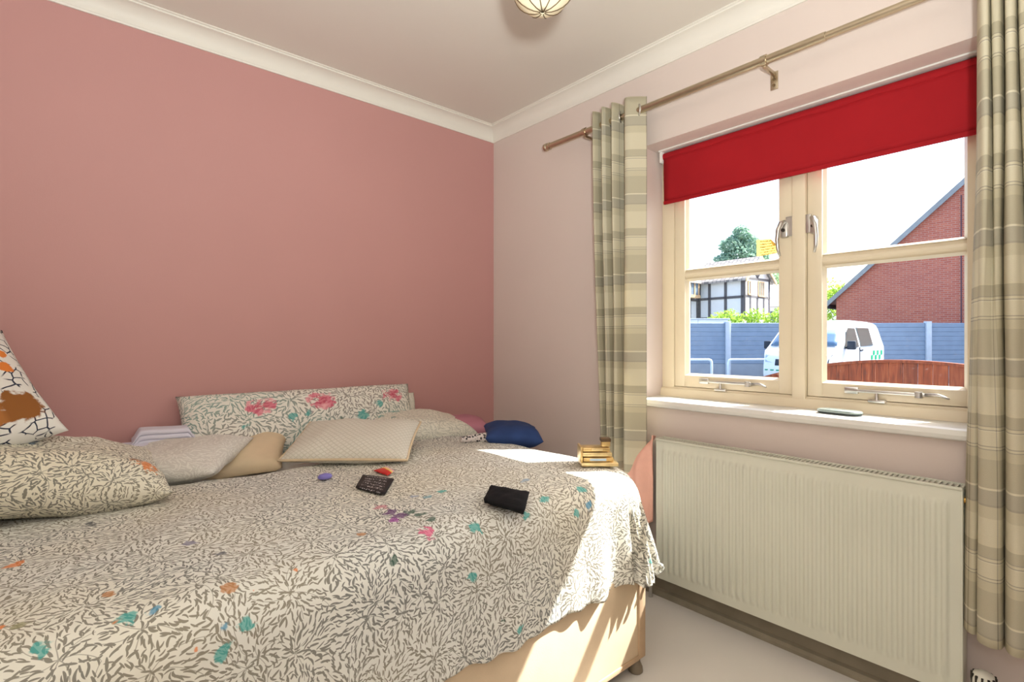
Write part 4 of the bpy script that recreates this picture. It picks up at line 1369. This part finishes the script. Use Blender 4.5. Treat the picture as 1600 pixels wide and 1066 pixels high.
# curved sides: columns between the sill line and the roof line
def top_at(x):
    for (xa, za), (xb_, zb_) in zip(prof[1:-3], prof[2:-2]):
        if xa <= x <= xb_: return za + (zb_ - za) * (x - xa) / (xb_ - xa)
    return 1.0
for a in (-1, 1):
    cols_ = []
    for i in range(33):
        x = .0 + 4.19 * i / 32
        zt = top_at(min(x, 4.19))
        cols_.append([(x + crown(x), a * half(x, .22 + (zt - .22) * k_ / 10), .22 + (zt - .22) * .965 * k_ / 10) for k_ in range(11)])
    vm.grid(cols_)
vm.f.append(tuple([i * L for i in range(cy_n + 1)] + [i * L + L - 1 for i in reversed(range(cy_n + 1))]))
body = vm.build('body', M['vanwhite'], van, smooth=40)
# windscreen
def vpt(x, z, a, off=.0):
    w = half(x, z)
    zz = .22 + (z - .22) * (1 - .035 * abs(a) ** 8)
    xx = x + crown(x) * a * a
    return (xx - off, w * a, zz + off * .8)
rows = []
for (x, z) in ((.60, 1.06), (.75, 1.175), (.95, 1.327), (1.10, 1.442)):
    lim = .90
    rows.append([vpt(x, z, -lim + 2 * lim * i / 16, .022) for i in range(17)])
ws = MB().grid(rows).build('windscreen', M['vanglass'], van, smooth=True); ws.modifiers.new('thick', 'SOLIDIFY').thickness = .006
# side windows
for sgn in (-1, 1):
    def side(poly, name, mt_, th=.006, par=van):
        m_ = MB()
        p_ = [(x, sgn * (half(x, z) + .014), z) for x, z in poly]
        p2 = [(x, sgn * (half(x, z) - .02), z) for x, z in poly]
        n_ = len(poly)
        m_.add(p_ + p2, [tuple(range(n_)), tuple(range(2 * n_ - 1, n_ - 1, -1))] + [(i, (i + 1) % n_, n_ + (i + 1) % n_, n_ + i) for i in range(n_)])
        return m_.build(name, mt_, par)
    side([(.90, 1.00), (1.98, 1.04), (1.98, 1.50), (1.48, 1.50), (1.28, 1.40)], 'side_window', M['vanglassd'])
    side([(2.14, 1.05), (3.15, 1.07), (3.12, 1.52), (2.14, 1.52)], 'side_window', M['vanglassd'])
    side([(2.04, .35), (2.065, .35), (2.065, 1.03), (2.04, 1.03)], 'door_seam', M['vanblack'])
    side([(2.12, .93), (2.32, .94), (2.32, .98), (2.12, .97)], 'door_handle', M['vanblack'])
    for k_ in range(6):
        side([(3.0 + k_ * .17, .70 + (k_ % 2) * .12), (3.12 + k_ * .17, .70 + (k_ % 2) * .12), (3.12 + k_ * .17, .82 + (k_ % 2) * .12), (3.0 + k_ * .17, .82 + (k_ % 2) * .12)], 'green_mark', M['green'])
    mm = MB().box((.98, min(sgn * .86, sgn * 1.04), .98), (1.08, max(sgn * .86, sgn * 1.04), 1.19), .03)
    mm.tube([(1.04, sgn * .76, 1.03), (1.04, sgn * .88, 1.04)], .025, 8)
    mm.build('mirror', M['vanblack'], van, smooth=40)
    # headlamp
    rows = []
    for z in (.66, .72, .80, .86):
        x = .03 + (.22 - .03) * max(0, (z - .62)) / .30
        rows.append([(x + .16 * a * a - .012, half(x, z) * a * sgn, z + .06 * (a - .62)) for a in (.56, .66, .76, .86, .94)])
    hl = MB().grid(rows).build('headlamp', M['lamp'], van, smooth=True); hl.modifiers.new('thick', 'SOLIDIFY').thickness = .02
    for wx in (.78, 3.45):
        MB().lathe([(.10, -.09), (.26, -.09), (.30, -.07), (.30, .07), (.26, .09), (.10, .09)], 24, Matrix.Translation((wx, sgn * (HW - .10), .30)) @ Matrix.Rotation(R(90), 4, 'X')).build('wheel', M['tyre'], van, smooth=40)
rows = []
for z in (.60, .66, .72, .75):
    x = .02 + max(0, z - .62) * .4
    rows.append([(x + .16 * a * a - .012, half(x, z) * a, z) for a in (-.55, -.3, 0, .3, .55)])
g_ = MB().grid(rows).build('grille', M['vanblack'], van, smooth=True); g_.modifiers.new('thick', 'SOLIDIFY').thickness = .01
for i in range(9):
    a = -.85 + 1.7 * i / 8
    x = .012 + .16 * a * a
    MB().box((x - .012, HW * .84 * a - .05, .47), (x + .03, HW * .84 * a + .05, .50), .003).build('green_dash', M['green'], van, smooth=35)
MB().box((.0, -.62, .18), (.4, .62, .26), .02).build('bumper_lip', M['vanblack'], van, smooth=35)
MB().box((-.012, -.26, .34), (.03, .26, .44), .004).build('number_plate', M['white'], van, smooth=35)
tag(van, 'white van with green markings parked nose towards the window', 'van')

# brick gable house: gable end parallel to the window wall
hx, hy0, hy1 = 24.8, 7.6, -5.0
hb = Vector((28.0, 1.3, GZ))
hs = empty('brick_house', hb)
def hbuild(m_, name, mt_, parent, sm=False):
    m_.v = [tuple(Vector(p) - hb) for p in m_.v]
    return m_.build(name, mt_, parent, smooth=sm)
ez, ay, az = 2.93, 1.3, 2.93 + .944 * 6.3
m_ = MB()
m_.v = [(hx, hy0, GZ), (hx, hy1, GZ), (hx, hy1, ez), (hx, ay, az), (hx, hy0, ez), (hx + 8, hy0, GZ), (hx + 8, hy1, GZ), (hx + 8, hy1, ez), (hx + 8, ay, az), (hx + 8, hy0, ez)]
m_.f = [(0, 1, 2, 3, 4), (9, 8, 7, 6, 5), (0, 4, 9, 5), (1, 6, 7, 2), (2, 7, 8, 3), (3, 8, 9, 4)]
m_.uv = [(-p[1], p[2]) for p in m_.v]
hbuild(m_, 'gable_wall', M['brick'], hs)
BOXF = [(0, 1, 2, 3), (4, 7, 6, 5), (0, 4, 5, 1), (1, 5, 6, 2), (2, 6, 7, 3), (3, 7, 4, 0)]
for ya in (hy0 + .35, hy1 - .35):
    za = ez - .33
    m_ = MB().add([(hx - .12, ya, za), (hx - .12, ay, az + .01), (hx + 8.1, ay, az + .01), (hx + 8.1, ya, za), (hx - .12, ya, za + .15), (hx - .12, ay, az + .16), (hx + 8.1, ay, az + .16), (hx + 8.1, ya, za + .15)], BOXF)
    ro = hbuild(m_, 'roof_slope', M['verge'], hs)
    m_ = MB().add([(hx - .16, ya, za - .09), (hx - .16, ay, az - .09), (hx - .11, ay, az - .09), (hx - .11, ya, za - .09), (hx - .16, ya, za + .10), (hx - .16, ay, az + .10), (hx - .11, ay, az + .10), (hx - .11, ya, za + .10)], BOXF)
    hbuild(m_, 'verge_board', M['verge'], ro)
hbuild(MB().box((hx - .05, hy0 + .25, ez - .45), (hx + 8.1, hy0 + .45, ez - .28), .03), 'gutter', M['vanblack'], hs, 35)
hbuild(MB().tube([(hx - .03, 3.55, 1.6), (hx - .03, 3.55, 6.4)], .018, 6), 'cable', M['cable'], hs)
tag(hs, 'red brick gable end house rising behind the fence on the right', 'house')

# half-timbered house -------------------------------------------------
tb = Vector((15.2, 34.0, GZ))
th = empty('tudor_house', STREET @ tb)
U = Vector((.8, .6, 0)); W = Vector((-.6, .8, 0))           # along the gable face, and back along the side (street axes)
HM = STREET @ Matrix(((U.x, W.x, 0, 0), (U.y, W.y, 0, 0), (0, 0, 1, 0), (0, 0, 0, 1)))
def hb_(m_, name, mt_, par=None, sm=False):
    m_.v = [tuple(HM @ Vector((p[0], p[1], p[2]))) for p in m_.v]
    return m_.build(name, mt_, par or th, smooth=sm)
EZ, AZ, GW = 5.4, 6.75, 3.3          # heights above its base
m_ = MB(); Ld = 3.4
m_.v = [(0, 0, 0), (GW, 0, 0), (GW, 0, EZ), (GW / 2, 0, AZ), (0, 0, EZ), (0, Ld, 0), (GW, Ld, 0), (GW, Ld, EZ), (GW / 2, Ld, AZ), (0, Ld, EZ)]
m_.f = [(0, 1, 2, 3, 4), (9, 8, 7, 6, 5), (0, 4, 9, 5), (1, 6, 7, 2), (2, 7, 8, 3), (3, 8, 9, 4)]
hb_(m_, 'wing_wall', M['render'])
for sg, xa in ((1, -.35), (-1, GW + .35)):
    m_ = MB()
    dz = -.29
    m_.add([(xa, -.3, EZ + dz), (GW / 2, -.3, AZ), (GW / 2, Ld + .4, AZ), (xa, Ld + .4, EZ + dz), (xa, -.3, EZ + dz + .14), (GW / 2, -.3, AZ + .14), (GW / 2, Ld + .4, AZ + .14), (xa, Ld + .4, EZ + dz + .14)],
           [(0, 1, 2, 3), (4, 7, 6, 5), (0, 4, 5, 1), (1, 5, 6, 2), (2, 6, 7, 3), (3, 7, 4, 0)])
    ro = hb_(m_, 'wing_roof', M['roof'])
    m_ = MB().add([(xa, -.36, EZ + dz - .1), (GW / 2, -.36, AZ - .1), (GW / 2, -.30, AZ - .1), (xa, -.30, EZ + dz - .1), (xa, -.36, EZ + dz + .12), (GW / 2, -.36, AZ + .12), (GW / 2, -.30, AZ + .12), (xa, -.30, EZ + dz + .12)],
           [(0, 1, 2, 3), (4, 7, 6, 5), (0, 4, 5, 1), (1, 5, 6, 2), (2, 6, 7, 3), (3, 7, 4, 0)])
    hb_(m_, 'barge_board', M['timber_l'], ro)
def beam(a, b, w, face):
    """timber on the gable face (face 0, at y=0) or the side (face 1, at x=0); a, b = (along, height)"""
    a = Vector(a); b = Vector(b); d = (b - a).normalized(); n = Vector((-d.y, d.x)) * w / 2
    q_ = [a + n, b + n, b - n, a - n]
    m_ = MB()
    if face == 0: vs_ = [(p.x, -.05, p.y) for p in q_] + [(p.x, .02, p.y) for p in q_]
    else: vs_ = [(-.05, p.x, p.y) for p in q_] + [(.02, p.x, p.y) for p in q_]
    m_.add(vs_, [(0, 1, 2, 3), (7, 6, 5, 4), (0, 4, 5, 1), (1, 5, 6, 2), (2, 6, 7, 3), (3, 7, 4, 0)])
    hb_(m_, 'timber', M['timber'])
for x in (.08, .75, 1.65, 2.5, GW - .08): beam((x, 2.6), (x, 5.35 if x in (.08, GW - .08) else 4.15), .13, 0)
for z in (2.75, 4.15, 5.35): beam((0, z), (GW, z), .14, 0)
beam((GW / 2, 5.35), (GW / 2, 6.6), .13, 0); beam((GW / 2, 5.45), (GW / 2 - .6, 6.1), .12, 0); beam((GW / 2, 5.45), (GW / 2 + .6, 6.1), .12, 0)
for y in (.10, 1.3, 2.5, Ld - .1): beam((y, 2.6), (y, 5.3), .22 if y in (.10, Ld - .1) else .18, 1)
for z in (2.75, 4.1, 5.25): beam((0, z), (Ld, z), .16, 1)
def tw_window(face, x0, x1, z0, z1, n_):
    w_ = empty('window', (0, 0, 0), th)
    def fb_(a0, a1, c0, c1, o0, o1, nm, mt_):
        m_ = MB().box((a0, o0, c0), (a1, o1, c1)) if face == 0 else MB().box((o0, a0, c0), (o1, a1, c1))
        hb_(m_, nm, mt_, w_)
    fb_(x0, x1, z0, z1, -.04, .02, 'pane', M['glazing'])
    for i in range(n_ + 1):
        x = x0 + (x1 - x0) * i / n_
        fb_(x - .04, x + .04, z0, z1, -.07, .0, 'frame_bar', M['timber_l'])
    fb_(x0 - .06, x1 + .06, z0 - .08, z0, -.12, .0, 'sill', M['timber_l'])
    fb_(x0 - .04, x1 + .04, z1, z1 + .06, -.07, .0, 'frame_bar', M['timber_l'])
tw_window(0, 1.75, 2.45, 4.25, 5.15, 3)
tw_window(0, .45, .72, 4.3, 5.1, 1)
# main block behind with a hipped roof and a bay window
mx0, mx1, my0, my1 = -7.5, 4.5, 3.4, 9.5
hb_(MB().box((mx0, my0, 0), (mx1, my1, 5.4)), 'main_wall', M['render'])
m_ = MB()
m_.add([(mx0 - .4, my0 - .4, 5.3), (mx1 + .4, my0 - .4, 5.3), (mx1 + .4, my1 + .4, 5.3), (mx0 - .4, my1 + .4, 5.3), (mx0 + 3, 6.45, 7.9), (-1.0, 6.45, 7.9)],
       [(0, 1, 5, 4), (1, 2, 5), (2, 3, 4, 5), (3, 0, 4), (3, 2, 1, 0)])
hb_(m_, 'main_roof', M['roof'])
by = my0
def mb_beam(x0, x1, z0, z1): hb_(MB().box((x0, by - .05, z0), (x1, by + .02, z1)), 'timber', M['timber'])
for x in (-.15, -1.0, -1.75, -2.5, -3.3, -4.2, -5.0): mb_beam(x - .08, x + .08, 2.6, 5.3)
for z in (2.7, 4.05, 5.2): mb_beam(mx0, 0, z - .08, z + .08)
bw = empty('bay_window', (0, 0, 0), th)
hb_(MB().box((-2.2, by - .55, 4.15), (-.55, by, 4.35)), 'bay_sill', M['timber_l'], bw)
hb_(MB().box((-2.1, by - .48, 4.35), (-.65, by, 5.15)), 'pane', M['glazing'], bw)
for x in (-2.12, -1.65, -1.15, -.68): hb_(MB().box((x - .05, by - .52, 4.35), (x + .05, by - .44, 5.2)), 'frame_bar', M['timber_l'], bw)
hb_(MB().box((-2.25, by - .6, 5.15), (-.5, by, 5.3)), 'bay_roof', M['roof'], bw)
tag(th, 'white half-timbered house with grey tiled roofs far behind the fence', 'house')

# low house at the right of it
lb = (20.6, 44.0, GZ)
lh = empty('low_house', STREET @ Vector(lb))
sbuild(MB().box((20.2, 44, GZ), (27.5, 50, 4.1)), 'wall', M['render'], lh, lb)
m_ = MB().add([(19.9, 43.6, 4.0), (27.8, 43.6, 4.0), (27.8, 50.4, 4.0), (19.9, 50.4, 4.0), (19.9, 47, 6.2), (27.8, 47, 6.2)], [(0, 1, 5, 4), (3, 4, 5, 2), (0, 4, 3), (1, 2, 5), (3, 2, 1, 0)])
sbuild(m_, 'roof', M['roof'], lh, lb)
w_ = sbuild(MB().box((21.6, 43.96, 2.2), (22.3, 44.02, 3.6)), 'window', M['glazing'], lh, lb)
sbuild(MB().box((21.93, 43.93, 2.2), (21.97, 43.97, 3.6)), 'frame_bar', M['timber'], w_, lb)
sbuild(MB().box((23.0, 43.9, GZ), (23.12, 44.0, 4.0)), 'downpipe', M['timber'], lh, lb)
tag(lh, 'low pale house with a grey roof right of the half-timbered house', 'house')

# foliage -------------------------------------------------------------
def foliage(name, blobs, n, size, mt_, base, label, cat, trunk=None, seed=1, group=None):
    random.seed(seed)
    t_ = empty(name, STREET @ Vector(base))
    m_ = MB()
    tot = sum(b[3] * b[4] for b in blobs)
    for (x, y, z, rx, rz) in blobs:
        for _ in range(int(n * rx * rz / tot)):
            while True:
                p = Vector((random.uniform(-1, 1), random.uniform(-1, 1), random.uniform(-1, 1)))
                if .35 < p.length < 1: break
            p = p.normalized() * (.55 + .45 * random.random())
            c = Vector((x + p.x * rx, y + p.y * rx, z + p.z * rz))
            a = Vector((random.gauss(0, 1), random.gauss(0, 1), random.gauss(0, 1))).normalized()
            b = a.cross(Vector((random.gauss(0, 1), random.gauss(0, 1), random.gauss(0, 1)))).normalized()
            s = size * random.uniform(.6, 1.3)
            m_.add([c - a * s, c + b * s * .45, c + a * s, c - b * s * .45], [(0, 1, 2, 3)])
    o = m_
    b0 = STREET @ Vector(base)
    o.v = [tuple((STREET @ Vector(p)) - b0) for p in o.v]
    ob = o.build('foliage', mt_, t_, fix=False); ob['kind'] = 'stuff'
    if trunk:
        x, y, z1, r_ = trunk
        sbuild(MB().tube([(x, y, GZ), (x + .1, y, (z1 + GZ) / 2), (x, y, z1)], [r_, r_ * .8, r_ * .35], 8), 'trunk', M['bark'], t_, base, True)
    tag(t_, label, cat, group)
    return t_
cx = 18.55
foliage('pine_tree', [(cx, 42, 9.7, .8, .75), (cx - .8, 42, 8.8, 1.0, .65), (cx + .65, 42, 8.9, 1.0, .75), (cx - .2, 42, 8.1, 1.4, .75), (cx + 1.3, 42, 8.0, 1.0, .65), (cx - 1.3, 42, 7.6, .95, .55), (cx + 1.4, 42, 7.1, 1.0, .55), (cx - .2, 42, 7.0, 1.5, .75)], 6000, .16, M['conifer'], (cx, 42, GZ), 'tall blue green pine tree behind the half-timbered house', 'tree', (cx, 42, 9.4, .3), 3)
foliage('tree', [(25.6, 51, 6.2, 1.6, 1.3), (24.4, 51, 5.4, 1.2, 1.0), (26.8, 51, 5.6, 1.6, 1.4), (25.5, 51, 7.2, 1.1, .8)], 2600, .17, M['tree'], (25.6, 51, GZ), 'soft green tree behind the low pale house', 'tree', (25.6, 51, 6, .25), 5)
random.seed(8)
for i, (x, w, lab) in enumerate(((9.0, .75, 'left end bush of the bright hedge, thin and yellowish, above the fence'), (10.15, .85, 'middle bush of the bright green hedge above the fence'), (11.3, .85, 'right bush of the bright green hedge beside the van roof'))):
    foliage('hedge_bush', [(x - .3, 22, 1.75, .55, .55), (x + .3, 22, 1.9, .55, .55), (x, 22, 1.2, .8, .6), (x + .1, 22, 2.05 + .08 * i, .4, .35)], 1700, .07, M['hedge'], (x, 22, GZ), lab, 'bush', (x, 22, 1.6, .06), 10 + i, 'hedge bushes above the fence')
foliage('tall_bush', [(16.0, 27, 2.9, 1.1, 1.0), (15.7, 27, 1.8, 1.2, 1.0), (16.4, 27, 3.7, .8, .7), (17.2, 27, 3.2, 1.0, 1.0)], 2400, .10, M['hedge'], (16.2, 27, GZ), 'yellow green bush at the left edge of the brick house', 'bush', (16.2, 27, 2.5, .1), 20)
